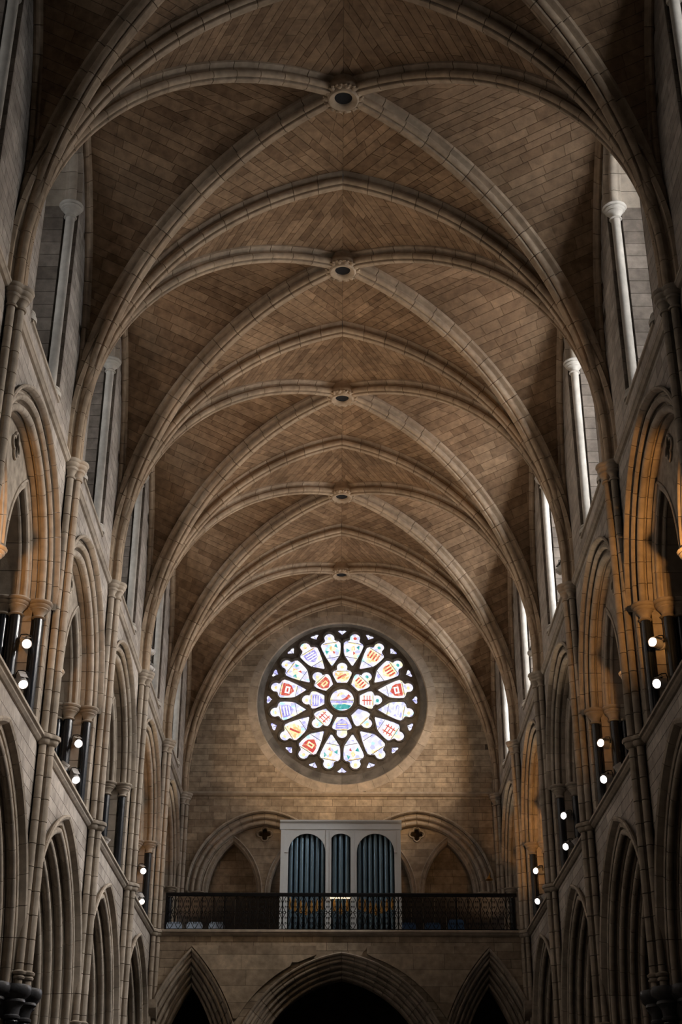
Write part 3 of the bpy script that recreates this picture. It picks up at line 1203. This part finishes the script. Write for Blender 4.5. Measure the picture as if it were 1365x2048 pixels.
# ------------------------------------------------------------------ gallery front arches, panels, corbels
PROF_GAL = [(b * 0.72, d * 0.8) for b, d in PROF_ARC]
for i, (cx, ar, nm) in enumerate(((-SX, A_SID, 'narrow pointed arch under the gallery, left of the wide one'), (0.03, A_MID, 'wide pointed arch under the middle of the organ gallery'),
                                  (SX, A_SID, 'narrow pointed arch under the gallery, right of the wide one'))):
    t = thing('portal_arch', nm, 'arch', (cx, gy, Z_GJ), 0, 'arches under the gallery')
    t0 = math.asin((Z_GJ - ar.zs) / (ar.R + 0.3)) / math.acos(ar.c / (ar.R + 0.3))
    for side in (-1, 1):
        nv = 10 if ar is A_MID else 8
        for j, p in enumerate(half_arch(ar, PROF_GAL, nv, 4, side, Z_GJ, t0)):
            build('voussoir', p, 'dressed', t, 35)
for s in (-1, 1):
    t = thing('spandrel_panel', 'raised smooth stone panel between the gallery arches, %s of the middle arch' % SIDE[s], 'panel', (s * 2.0, gy, 6.4), 0, 'raised panels on the gallery front')
    st = AllStones()
    lf = lambda z: s * 0  # replaced below
    if s < 0:
        bl = lambda z: -SX + A_SID.half_at(0.57, z)
        br = lambda z: min(-0.59, 0.03 - A_MID.half_at(0.55, z) - 0.20)
    else:
        bl = lambda z: max(0.65, 0.03 + A_MID.half_at(0.55, z) + 0.20)
        br = lambda z: SX - A_SID.half_at(0.57, z)
    ashlar(st, 6.62, 8.32, bl, br, [], lambda u, z, d: (u - s * 2.0, -0.10 + d, z - 6.4), thick=0.11, h=(0.36, 0.40), w=(0.7, 1.3), gap=0.003)
    st.finish(t, 'slab', 'endwall')
    cb = MB().rings([[(s * x, y, z) for y, z in ((0.0, 6.55), (-0.12, 6.62), (-0.24, 6.80), (-0.26, 6.84), (-0.26, 7.03), (0.0, 7.03))] for x in (4.40, 4.72)])
    o = build('corbel', cb, 'plainstone', None, None, (0, gy, 0))
    tag(o, 'plain stone corbel block in the %s corner below the gallery' % SIDE[s], 'corbel', 'gallery corbels')

# ------------------------------------------------------------------ rose window
GX, GZ, GY = 0.03, 16.63, D + 0.36
TR = 2.40
rose = thing('rose_window', 'large round stained glass rose window with dark radiating tracery', 'rose window', (GX, GY, GZ))


def polar(r, w, ang):
    """Point at distance r along the direction ang (from the top, clockwise), w sideways."""
    return (r * math.sin(ang) + w * math.cos(ang), r * math.cos(ang) - w * math.sin(ang))


def petal(ang, half, lobe_r, lobe_c):
    """Outline: half = [(r, left w, right w)...] from the inner end, then a round lobe at the outer end."""
    lw = [(r, -a) for r, a, b in half]
    rw = [(r, b) for r, a, b in half]
    lobe = []
    for i in range(11):
        a = math.radians(-112 + 224 * i / 10)
        lobe.append((lobe_c + lobe_r * math.cos(a), lobe_r * math.sin(a)))
    pts = lw + lobe + rw[::-1]
    out = [polar(r, w, ang) for r, w in pts]
    clean = []
    for p in out:
        if not clean or math.dist(p, clean[-1]) > 1e-4:
            clean.append(p)
    if math.dist(clean[0], clean[-1]) < 1e-4:
        clean.pop()
    return clean


lights = [('oculus', circ(0, 0, 0.36, 32), 0.0)]
for i in range(8):
    a = i * PI / 4
    lights.append(('inner', petal(a, [(0.54, 0.15, 0.15), (0.62, 0.20, 0.20), (0.80, 0.285, 0.285), (0.90, 0.295, 0.295), (0.955, 0.25, 0.25), (0.985, 0.175, 0.175)], 0.165, 1.06), a))
for i in range(16):
    a = (i + 0.5) * PI / 8
    far = 1 if i % 2 == 0 else -1       # side away from the neighbouring inner petal
    hw = [(1.17, 0.09, -0.05), (1.40, 0.10, 0.17), (1.52, 0.245, 0.245), (1.72, 0.295, 0.295), (1.86, 0.312, 0.312), (1.93, 0.26, 0.26), (1.965, 0.18, 0.18)]
    if far < 0:
        hw = [(r, y, x) for r, x, y in hw]
    hw = [(r, -y if False else x, y) for r, x, y in hw]
    lights.append(('outer', petal(a, [(r, x, y) for r, x, y in ([(1.14, -0.07, 0.12), (1.42, 0.20, 0.215)] if far > 0 else [(1.14, 0.12, -0.07), (1.42, 0.215, 0.20)]) + hw[2:]], 0.16, 2.06), a))
for i in range(16):
    a = i * PI / 8
    lights.append(('small', [polar(r, w, a) for r, w in ((2.12, 0.0), (2.18, 0.06), (2.235, 0.13), (2.275, 0.13), (2.30, 0.07), (2.285, 0.0), (2.30, -0.07), (2.275, -0.13), (2.235, -0.13), (2.18, -0.06))], a))
mb = MB().plate([circ(0, 0, TR + 0.05, 96)] + [l[1] for l in lights], lambda u, v, d: (u, d, v), 0.0, 0.14)
tr = build('tracery', mb, 'tracery', rose)
for kind, pts, a in lights:
    if kind == 'small':
        continue
    n = len(pts)
    cxm = sum(p[0] for p in pts) / n; cym = sum(p[1] for p in pts) / n
    grown = []
    for p in pts:
        dx, dy = p[0] - cxm, p[1] - cym
        q = math.hypot(dx, dy)
        grown.append((p[0] + dx / q * 0.045, -0.012, p[1] + dy / q * 0.045))
    build('moulding', MB().tube(grown, 0.03, 6, True), 'tracery', tr, 60)

STYLE_OUT = ['teal', 'stripes', 'stripes', 'escutcheon', 'waves', 'lattice', 'plain', 'crest', 'crest', 'castle', 'gold', 'violet', 'ship', 'crest', 'violet', 'green']
STYLE_IN = ['goldred', 'bars', 'cross', 'plain', 'violetgold', 'star', 'violet', 'castle']


def patch(pane, name, pts, ang, mat, lift):
    """Flat coloured glass piece: pts in (r, w) about the petal axis."""
    mb = MB().plate([[polar(r, w, ang) for r, w in pts]], lambda u, v, d: (u, d, v), 0.085 - lift, 0.087)
    return build(name, mb, mat, pane)


def rect(r0, r1, w0, w1):
    return [(r0, w0), (r1, w0), (r1, w1), (r0, w1)]


def shield(r0, r1, hw):
    return [(r0, 0.0), (r0 + 0.3 * (r1 - r0), hw * 0.8), (r0 + 0.6 * (r1 - r0), hw), (r1, hw), (r1, -hw), (r0 + 0.6 * (r1 - r0), -hw), (r0 + 0.3 * (r1 - r0), -hw * 0.8)]


io = ii = 0
for kind, pts, ang in lights:
    mb = MB().plate([[(p[0] * 1.0, p[1]) for p in pts]], lambda u, v, d: (u, d, v), 0.09, 0.10)
    base = 'glass'
    if kind == 'small':
        base = 'glass_blue'
    pane = build('glass_pane', mb, base, rose)
    if kind == 'oculus':
        patch(pane, 'teal_glass', [(-0.30, -0.18), (-0.14, -0.31), (-0.12, 0.1), (-0.17, 0.28), (-0.27, 0.2)], 0, 'glass_teal', 0.004)
        patch(pane, 'violet_glass', [(-0.08, -0.34), (-0.02, -0.35), (-0.02, 0.34), (-0.08, 0.33)], 0, 'glass_violet', 0.006)
        patch(pane, 'red_glass', [(0.02, -0.02), (0.08, 0.1), (0.2, 0.2), (0.12, 0.27), (0.02, 0.15)], 0, 'glass_red', 0.004)
        patch(pane, 'red_glass', [(0.12, -0.16), (0.22, -0.1), (0.26, 0.0), (0.2, 0.02), (0.15, -0.06)], 0, 'glass_yellow', 0.004)
        patch(pane, 'lead_strip', rect(0.0, 0.012, -0.35, 0.35), 0, 'lead', 0.01)
    elif kind == 'small':
        patch(pane, 'lead_strip', rect(2.14, 2.26, -0.005, 0.005), ang, 'lead', 0.01)
    else:
        if kind == 'outer':
            st_ = STYLE_OUT[io % 16]; io += 1
            r0, r1, hw, neck, tail, lc = 1.50, 1.87, 0.20, 1.91, 1.42, 2.06
        else:
            st_ = STYLE_IN[ii % 8]; ii += 1
            r0, r1, hw, neck, tail, lc = 0.585, 0.905, 0.19, 0.945, None, 1.07
        dr = r1 - r0
        if st_ in ('stripes', 'bars'):
            patch(pane, 'yellow_glass', shield(r0, r1, hw), ang, 'glass_yellow', 0.002)
            for j in range(4):
                w = -hw * 0.75 + j * hw * 0.5
                patch(pane, 'red_glass', rect(r0 + 0.12 + 0.02 * abs(j - 1.5), r1 - 0.01, w - hw * 0.12, w + hw * 0.12), ang, 'glass_red', 0.004)
        elif st_ in ('escutcheon', 'castle', 'ship'):
            patch(pane, 'red_glass', shield(r0, r1, hw), ang, 'glass_red', 0.002)
            patch(pane, 'yellow_glass', rect(r0 + 0.35 * dr, r0 + 0.75 * dr, -hw * 0.55, hw * 0.55), ang, 'glass_white' if st_ != 'castle' else 'glass_yellow', 0.004)
            patch(pane, 'red_glass', rect(r0 + 0.48 * dr, r0 + 0.62 * dr, -hw * 0.3, hw * 0.3), ang, 'glass_red', 0.006)
        elif st_ in ('violet', 'violetgold', 'waves'):
            patch(pane, 'violet_glass', shield(r0, r1, hw), ang, 'glass_violet' if st_ != 'waves' else 'glass_blue', 0.002)
            for j in range(3):
                patch(pane, 'white_glass', rect(r0 + (0.3 + 0.22 * j) * dr, r0 + (0.40 + 0.22 * j) * dr, -hw * 0.75, hw * 0.75), ang,
                      'glass_white' if st_ != 'violetgold' else ('glass_yellow' if j == 1 else 'glass_blue'), 0.004)
        elif st_ in ('lattice', 'star', 'cross'):
            patch(pane, 'white_glass', shield(r0, r1, hw), ang, 'glass_white', 0.002)
            for j in range(3):
                patch(pane, 'red_glass', rect(r0 + (0.25 + 0.27 * j) * dr, r0 + (0.33 + 0.27 * j) * dr, -hw * 0.8, hw * 0.8), ang, 'glass_red', 0.004)
            for w in (-0.45, 0.45) if st_ != 'cross' else (0.0,):
                patch(pane, 'red_glass', rect(r0 + 0.1 * dr, r1, hw * w - 0.018, hw * w + 0.018), ang, 'glass_red', 0.006)
        elif st_ == 'gold' or st_ == 'goldred':
            patch(pane, 'yellow_glass', shield(r0, r1, hw * 1.15), ang, 'glass_yellow', 0.002)
            patch(pane, 'red_glass', [(r0 + 0.3 * dr, -hw * 0.7), (r0 + 0.45 * dr, -hw * 0.8), (r1 - 0.03, hw * 0.5), (r1 - 0.08, hw * 0.7)], ang, 'glass_red', 0.004)
        elif st_ in ('teal', 'green', 'crest'):
            patch(pane, 'teal_glass', [(r0 + 0.05, -hw * 0.9), (r0 + 0.2, -hw), (r0 + 0.15, -hw * 0.4)], ang, 'glass_teal', 0.004)
            patch(pane, 'teal_glass', [(r1 - 0.08, hw * 0.5), (r1, hw * 0.9), (r1 - 0.16, hw)], ang, 'glass_teal', 0.004)
            patch(pane, 'yellow_glass', [(r0 + 0.1, -0.03), (r0 + 0.2, 0.07), (r1 - 0.03, 0.03), (r1 - 0.1, -0.06)], ang, 'glass_yellow', 0.003)
            patch(pane, 'red_glass', [(r0 + 0.02, 0.05), (r0 + 0.1, 0.1), (r0 + 0.14, 0.02)], ang, 'glass_red', 0.004)
        col = {'teal': 'glass_red', 'stripes': 'glass_teal', 'bars': 'glass_teal', 'cross': 'glass_teal'}.get(st_, 'glass_yellow')
        patch(pane, 'crest_glass', [(lc + 0.05 * math.cos(q * PI / 3) + 0.01, 0.06 * math.sin(q * PI / 3)) for q in range(6)], ang, col, 0.003)
        patch(pane, 'yellow_glass', rect(neck - 0.03, neck, -hw * 0.9, hw * 0.9), ang, 'glass_yellow', 0.003)
        patch(pane, 'lead_strip', rect(neck, neck + 0.012, -0.24 if kind == 'outer' else -0.22, 0.24 if kind == 'outer' else 0.22), ang, 'lead', 0.01)
        if tail:
            patch(pane, 'lead_strip', rect(tail, tail + 0.012, -0.19, 0.19), ang, 'lead', 0.01)
            patch(pane, 'lavender_glass', rect(tail - 0.12, tail - 0.01, -0.10, 0.12), ang, 'glass_blue', 0.003)

# splayed reveal and the ring of stones about the opening
NR = 36
sec = []
for i in range(NR):
    a0, a1 = 2 * PI * i / NR + 0.0012, 2 * PI * (i + 1) / NR - 0.0012
    rings = []
    for j in range(4):
        a = a0 + (a1 - a0) * j / 3
        ca, sa = math.cos(a), math.sin(a)
        ring = [(RX - GX + (RR + 0.29) * ca, -0.36 + 0.02, RZ - GZ + (RR + 0.29) * sa), (RX - GX + (RR + 0.285) * ca, -0.36 - 0.004, RZ - GZ + (RR + 0.285) * sa),
                (RX - GX + (RR + 0.03) * ca, -0.36 - 0.004, RZ - GZ + (RR + 0.03) * sa), (RX - GX + RR * ca, -0.36 + 0.03, RZ - GZ + RR * sa), (RX - GX + (RR + 0.03) * ca, -0.36 + 0.2, RZ - GZ + (RR + 0.03) * sa)]
        rings.append(ring)
    build('ring_stone', MB().rings(rings), 'dressed', rose, 30)
for i in range(24):
    a0, a1 = 2 * PI * i / 24, 2 * PI * (i + 1) / 24 - 0.002
    rings = []
    for j in range(5):
        a = a0 + (a1 - a0) * j / 4
        ca, sa = math.cos(a), math.sin(a)
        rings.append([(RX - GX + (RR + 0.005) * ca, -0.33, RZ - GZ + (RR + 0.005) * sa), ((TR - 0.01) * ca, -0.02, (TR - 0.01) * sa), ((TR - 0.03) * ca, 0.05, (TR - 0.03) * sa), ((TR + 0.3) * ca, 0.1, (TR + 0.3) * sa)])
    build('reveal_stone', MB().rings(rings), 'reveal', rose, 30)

# ------------------------------------------------------------------ organ
OY = 37.0
organ = thing('pipe_organ', 'white cased pipe organ with three arched bays of dark blue pipes', 'organ', (0, OY, 8.62))
oz = lambda z: z - 8.62
case = MB()
fr = [[(-1.57, oz(8.66)), (1.57, oz(8.66)), (1.57, oz(11.56)), (-1.57, oz(11.56))]]


def round_open(x0, x1, zs, rise):
    c, h = (x0 + x1) / 2, (x1 - x0) / 2
    r = (h * h + rise * rise) / (2 * rise)
    zc = zs + rise - r
    am = math.asin(min(1.0, h / r))
    if rise > h * 0.99:
        am = PI / 2
    pts = [(x0, oz(8.9)), (x1, oz(8.9))]
    for i in range(17):
        a = am - 2 * am * i / 16
        pts.append((c + r * math.sin(a), oz(zc + r * math.cos(a))))
    return pts


OPEN = [(-1.37, -0.40, 10.95, 0.485), (-0.245, 0.255, 11.33, 0.11), (0.42, 1.40, 10.95, 0.49)]
for o_ in OPEN:
    fr.append(round_open(*o_))
case.plate(fr, lambda u, z, d: (u, d, z), 0.0, 0.05)
cs_ = build('case_front', case, 'white', organ)
for sx in (-1, 1):
    build('case_side', MB().box(sx * 1.54 - 0.03, sx * 1.54 + 0.03, 0.05, 1.1, oz(8.66), oz(11.56)), 'white', organ)
build('case_back', MB().box(-1.5, 1.5, 1.06, 1.1, oz(8.66), oz(11.56)), 'dark', organ)
build('case_interior', MB().box(-1.5, 1.5, 0.5, 0.52, oz(8.66), oz(11.56)), 'dark', organ)
cor = MB()
prc = [(0.02, oz(11.53)), (-0.02, oz(11.54)), (-0.02, oz(11.70)), (-0.05, oz(11.72)), (-0.07, oz(11.75)), (-0.07, oz(11.78)), (0.02, oz(11.78))]
build('cornice', cor.rings([[(x, y, z) for y, z in prc] for x in (-1.60, 1.60)]), 'white', organ)
build('case_roof', MB().box(-1.57, 1.57, 0.0, 1.1, oz(11.56), oz(11.60)), 'white', organ)
for x0, x1 in ((-1.57, -1.47), (-0.385, -0.355), (-0.285, -0.255), (0.265, 0.295), (0.375, 0.405), (1.47, 1.57)):
    build('pilaster_strip', MB().box(x0, x1, -0.022, 0.0, oz(8.66), oz(11.53)), 'white', organ)
for x0, x1 in ((-1.47, -1.37), (-0.40, -0.355), (0.375, 0.42), (1.40, 1.47)):
    build('impost', MB().box(x0, x1, -0.02, 0.0, oz(10.93), oz(10.955)), 'white', organ)
for (x0, x1, zs, rise), n in zip(OPEN, (7, 3, 7)):
    pitch = (x1 - x0) / n
    for i in range(n):
        x = x0 + pitch * (i + 0.5)
        q = abs(i - (n - 1) / 2) / max(1, (n - 1) / 2)
        zm = (9.40 + 0.14 * q) if n == 7 else 9.42 + 0.08 * (i != 1)
        r = pitch * 0.42
        p = build('pipe', MB().lathe([(r, oz(zm + 0.05)), (r, oz(11.5))], 16, (x, 0.16, 0)), 'pipe', organ, 50)
        build('foot', MB().lathe([(r * 0.35, oz(8.70)), (r * 0.98, oz(zm - 0.02)), (r, oz(zm + 0.05))], 16, (x, 0.16, 0)), 'pipe', p, 50)
        mo = MB()
        mo.rings([[(x + sx * r * w, 0.16 - r * 1.03 - dd, oz(z)) for sx, w, dd in ((-1, ww, 0), (-1, ww * 0.5, 0.006), (1, ww * 0.5, 0.006), (1, ww, 0))] for z, ww in
                  ((zm - 0.05, 0.55), (zm + 0.08, 0.6), (zm + 0.16, 0.5), (zm + 0.24, 0.28), (zm + 0.28, 0.05))])
        build('mouth', mo, 'gilt', p)
build('music_lamp', MB().box(-0.27, 0.24, -0.06, -0.03, oz(9.74), oz(9.765)), 'strip', organ)
build('kickboard', MB().box(-1.5, 1.5, 0.02, 0.06, oz(8.63), oz(8.9)), 'white', organ)

# ------------------------------------------------------------------ gallery railing
RY = gy + 0.14
rail = thing('gallery_railing', 'black wrought iron railing with scrollwork along the gallery edge', 'railing', (0, RY, 8.70))
build('top_rail', MB().rings([[(x, y, z) for y, z in ((-0.035, 0.86), (-0.035, 0.92), (-0.015, 0.945), (0.015, 0.945), (0.035, 0.92), (0.035, 0.86))] for x in (-4.36, 4.40)]), 'iron', rail)
build('bottom_rail', MB().box(-4.36, 4.40, -0.012, 0.012, 0.04, 0.065), 'iron', rail)
UW = 0.206


def scroll_unit():
    mb = MB()
    for sx in (-1, 1):
        for z0 in (0.07, 0.465):
            pts = []
            for i in range(13):
                q = i / 12
                pts.append((sx * (0.098 * math.cos(PI * q) * 0.5 + 0.052), 0, z0 + 0.395 * q)) if False else pts.append((sx * (0.012 + 0.082 * math.sin(PI * q) ** 1.0), 0, z0 + 0.395 * q))
            mb.tube(pts, 0.0085, 5)
    for z in (0.465,):
        for sx in (-1, 1):
            c = [(sx * (0.055 + 0.03 * math.cos(a)), 0, z + sx * 0 + 0.03 * math.sin(a)) for a in [2 * PI * i / 9 for i in range(9)]]
            mb.tube(c, 0.007, 4, True)
    for z0 in (0.20, 0.60, 0.73, 0.33):
        for sx in (-1, 1):
            pts = [(sx * (0.03 - 0.024 * (j / 7) * math.cos(2.4 * PI * j / 7)), 0, z0 + 0.03 * math.sin(2.4 * PI * j / 7)) for j in range(8)]
            mb.tube(pts, 0.006, 4)
    return mb.data('scroll_panel', 'iron', 60)


V_SCR = scroll_unit()
n_u = 42
for i in range(n_u):
    link('scroll_panel', V_SCR, rail, (-4.33 + UW * (i + 0.5), 0, 0))
for i in range(0, n_u + 1, 7):
    build('post', MB().box(-0.014, 0.014, -0.014, 0.014, 0.0, 0.88), 'iron', rail, None, (-4.33 + UW * i, 0, 0))


# dark oak panelling behind the railing, on both sides of the organ
for s in (-1, 1):
    t = thing('oak_panelling', 'dark oak panelling standing on the gallery, %s of the organ' % SIDE[s], 'panelling', (s * 3.1, 38.7, 8.62), 0, 'oak panelling on the gallery')
    for i in range(9):
        x = -1.35 + 0.31 * i + (-0.02 if s < 0 else 0.0)
        x = x if s > 0 else x + 0.25
        build('board', MB().box(x - 0.145, x + 0.145, 0.0, 0.04, 0.0, 1.52), 'oak', t)
        build('moulded_edge', MB().box(x - 0.155, x - 0.135, -0.02, 0.0, 0.0, 1.52), 'oak', t)
    build('coping', MB().box(-1.5 if s > 0 else -1.27, 1.29 if s > 0 else 1.53, -0.04, 0.06, 1.52, 1.58), 'oak', t)

# ------------------------------------------------------------------ chairs on the gallery
def chair(mat):
    t = thing('chair', '', 'chair', (0, 0, 8.62))
    bk = MB().rings([[(x, y, z) for x, y in ((-w, 0.2), (-w * 0.5, 0.215), (w * 0.5, 0.215), (w, 0.2), (w, 0.17), (w * 0.5, 0.185), (-w * 0.5, 0.185), (-w, 0.17))] for z, w in ((0.42, 0.19), (0.5, 0.21), (0.66, 0.21), (0.72, 0.19), (0.75, 0.14))])
    build('backrest', bk, mat, t, 40)
    build('seat', MB().rings([[(x, y, z) for x, y in ((-0.2, -0.2), (0.2, -0.2), (0.21, 0.18), (-0.21, 0.18))] for z in (0.40, 0.44)]), mat, t)
    for x in (-0.18, 0.18):
        for y in (-0.17, 0.17):
            build('leg', MB().tube([(x, y, 0.41), (x * 1.1, y * 1.15, 0.0)], 0.012, 6), 'iron', t)
    return t


for i, (x, y) in enumerate(((-4.37, 37.9), (-3.83, 37.9), (-3.25, 37.9))):
    t = chair('paleblue'); t.location = (x, y, 8.62)
    t['label'] = 'pale blue plastic chair behind the railing, %s from the left end' % ORD[i]
    t['group'] = 'pale blue chairs on the gallery'
for i, (x, y) in enumerate(((1.77, 37.9), (2.42, 37.9), (3.0, 37.5))):
    t = chair('blue'); t.location = (x, y, 8.62 + (0.06 if i == 2 else 0)) if False else (x, y, 8.62)
    t['label'] = 'dark blue plastic chair behind the railing, %s to the right of the organ' % ORD[i]
    t['group'] = 'dark blue chairs on the gallery'


# ------------------------------------------------------------------ spotlights on the triforium ledges
def spotlight(pos, aim, lens, label, group, energy=0.0, color=(1, 1, 1), cone=70, wall=None, extra=None):
    pos = Vector(pos)
    t = thing('spotlight', label, 'spotlight', pos, 0, group)
    d = (Vector(aim) - pos).normalized()
    rot = d.to_track_quat('-Y', 'Z').to_matrix().to_4x4()
    t.matrix_world = Matrix.Translation(pos) @ rot
    body = MB().lathe([(0.001, 0.22), (0.045, 0.215), (0.066, 0.19), (0.072, 0.15), (0.072, 0.07), (0.078, 0.068), (0.078, 0.05), (0.072, 0.048), (0.072, -0.14), (0.080, -0.145), (0.080, -0.185), (0.068, -0.185), (0.064, -0.15), (0.001, -0.15)], 20, axis='y')
    build('body', body, 'lampgrey', t, 40)
    build('lens', MB().lathe([(0.001, -0.170), (0.04, -0.175), (0.063, -0.166), (0.063, -0.155), (0.001, -0.155)], 20, axis='y'), lens, t, 60)
    yk = MB()
    yk.tube([(0.095, 0, 0.0), (0.1, 0.01, 0.06), (0.08, 0.03, 0.125), (0, 0.04, 0.14), (-0.08, 0.03, 0.125), (-0.1, 0.01, 0.06), (-0.095, 0, 0.0)], 0.009, 6)
    build('yoke', yk, 'iron', t, 60)
    if wall is not None:
        inv = t.matrix_world.inverted()
        a, b = inv @ (pos + Vector((0, 0.02, 0.12))), inv @ Vector(wall)
        build('bracket', MB().tube([tuple(a), tuple(a.lerp(b, 0.5)), tuple(b)], 0.014, 6), 'iron', t, 60)
    for ex in ('door_top',):
        fin = MB().box(-0.06, 0.06, -0.12, 0.10, 0.094, 0.10)
        build('cooling_fin', fin, 'lampgrey', t)
    if energy:
        ld = bpy.data.lights.new('spot_beam', 'SPOT')
        ld.energy = energy
        ld.color = color
        ld.spot_size = math.radians(cone)
        ld.spot_blend = 0.6
        ld.shadow_soft_size = 0.07
        lo = bpy.data.objects.new('spot_beam', ld)
        COL.objects.link(lo)
        lo.matrix_world = Matrix.Translation(pos + d * 0.18) @ d.to_track_quat('-Z', 'Y').to_matrix().to_4x4()
    return t


COOL, WARM = (0.95, 0.93, 1.0), (1.0, 0.72, 0.45)
LAMPS = [(-1, 4, 10.0, 'lamp_cool'), (-1, 4, 9.40, 'lamp_warm'), (-1, 3, 10.03, 'lamp_cool'), (-1, 3, 9.40, 'lamp_cool'), (-1, 1, 10.03, 'lamp_cool'), (-1, 1, 9.34, 'lamp_warm'),
         (1, 4, 10.02, 'lamp_warm'), (1, 4, 9.38, 'lamp_cool'), (1, 3, 10.03, 'lamp_warm'), (1, 3, 9.38, 'lamp_cool'), (1, 2, 10.03, 'lamp_cool'), (1, 2, 9.40, 'lamp_cool'),
         (1, 1, 10.02, 'lamp_cool'), (1, 1, 9.32, 'lamp_cool')]
for s, k, z, lens in LAMPS:
    p = (s * 4.91, Y(k) - 0.62, z)
    up = z > 9.8
    aim = (s * 1.2, p[1] - 9, z - 4.2)
    e, cone = 60, 80
    if s > 0 and not up:
        aim, e = (-3.0, p[1] - 8.0, 5.5), 150
    elif s > 0:
        aim, e, cone = (-3.0, p[1] - 9.0, z - 1.5), 500, 90
    elif not up:
        aim = (-2.2, p[1] - 4.5, z - 4.6)
    spotlight(p, aim, lens, '%s stage spotlight on the %s triforium jamb, %s bay from the rose window' % ('upper' if up else 'lower', SIDE[s], ORD[k]), 'triforium spotlights',
              energy=e, color=COOL if lens == 'lamp_cool' else WARM, cone=cone, wall=(s * 4.93, Y(k) - 0.50, z + 0.1))

# uplights standing on the triforium sills, out of sight from below, that wash the vault
for s in (-1, 1):
    for k in (0, 1, 2, 3):
        spotlight((s * 4.80, Y(k + 0.5), 8.90), (-s * 1.6, Y(k + 0.5) - 1.2, 19.0), 'lamp_warm', 'warm uplight lying on the %s triforium sill, %s bay from the rose window' % (SIDE[s], ORD[k]), 'sill uplights',
                  energy=(380, 360, 340, 260)[k], color=(1.0, 0.77, 0.53), cone=84, wall=(s * 4.84, Y(k + 0.5), 8.70))

# lamps of the same kind on jambs that face away from the viewer, washing the end wall and the opposite bays, plus added unseen ones
AMBER, TAN = (1.0, 0.47, 0.13), (1.0, 0.68, 0.38)
HID = [((4.56, Y(2) + 0.46, 14.3), (0.9, D, 14.7), 1500, 38, TAN, 'washing the end wall from the right'),
       ((-4.56, Y(2) + 0.46, 14.3), (-1.0, D, 14.9), 700, 36, TAN, 'washing the end wall from the left'),
       ((4.56, Y(3) + 0.46, 14.2), (-2.6, Y(1), 7.6), 240, 20, (1.0, 0.62, 0.24), 'washing the gallery front'),
       ((-4.56, Y(2) + 0.46, 13.9), (0.0, 37.0, 10.4), 130, 20, (0.98, 0.96, 0.95), 'added to light the organ case')]  # last one: unseen lamp added to brighten the organ case and pipes
for k in (1, 2, 3, 4):  # unseen floods added in the right clerestory to brighten the left wall
    HID.append(((5.12, Y(k + 0.5) - 0.55, 14.62), (-4.66, Y(k + 0.5) - 0.2, 9.0), (1300, 1700, 1900, 1700)[k - 1], 74, (1.0, 0.95, 0.9), 'added on the %s clerestory sill to flood the left wall' % ORD[k]))
for s, k, e in ((1, 4, 330), (1, 3, 120), (1, 1, 230), (1, 0, 90), (-1, 4, 200), (-1, 3, 60), (-1, 1, 90), (-1, 0, 30)):
    HID.append(((s * 4.93, Y(k + 1) + 0.75, 9.7), (s * 5.0, Y(k), 12.0 if k else 12.8), e, 75 if k else 30, AMBER, 'lighting the %s arch of the %s wall' % (ORD[k], SIDE[s])))
for p, a, e, cone, colr, what in HID:
    spotlight(p, a, 'lamp_warm', 'warm spotlight out of view, ' + what, 'hidden wash spotlights', energy=e, color=colr, cone=cone,
              wall=(p[0], p[1] - 0.26, p[2] + 0.1))

# two small lamps near the end wall
t = spotlight((-4.98, Y(0) - 0.62, 12.25), (-3.0, Y(0) - 5, 9.0), 'lamp_cool', 'small pale lamp inside the left triforium arch next to the end wall', None, wall=(-5.0, Y(0) - 0.46, 12.35))
t.scale = (0.6, 0.6, 0.6)
for o in t.children:
    if o.name.startswith('lens'):
        o.data.materials[0] = M['lampgrey']
t = thing('wall_lamp', 'small brass wall lamp on a bracket beside the right blind arch', 'wall lamp', (4.20, D - 0.30, 11.02))
build('shade', MB().lathe([(0.001, 0.10), (0.03, 0.10), (0.05, 0.06), (0.11, 0.0), (0.10, 0.0), (0.04, 0.05), (0.001, 0.06)], 16), 'gilt', t, 40)
build('arm', MB().tube([(0.0, 0.0, 0.10), (0.03, 0.02, 0.20), (0.05, 0.14, 0.24), (0.05, 0.30, 0.16)], 0.012, 6), 'gilt', t, 60)
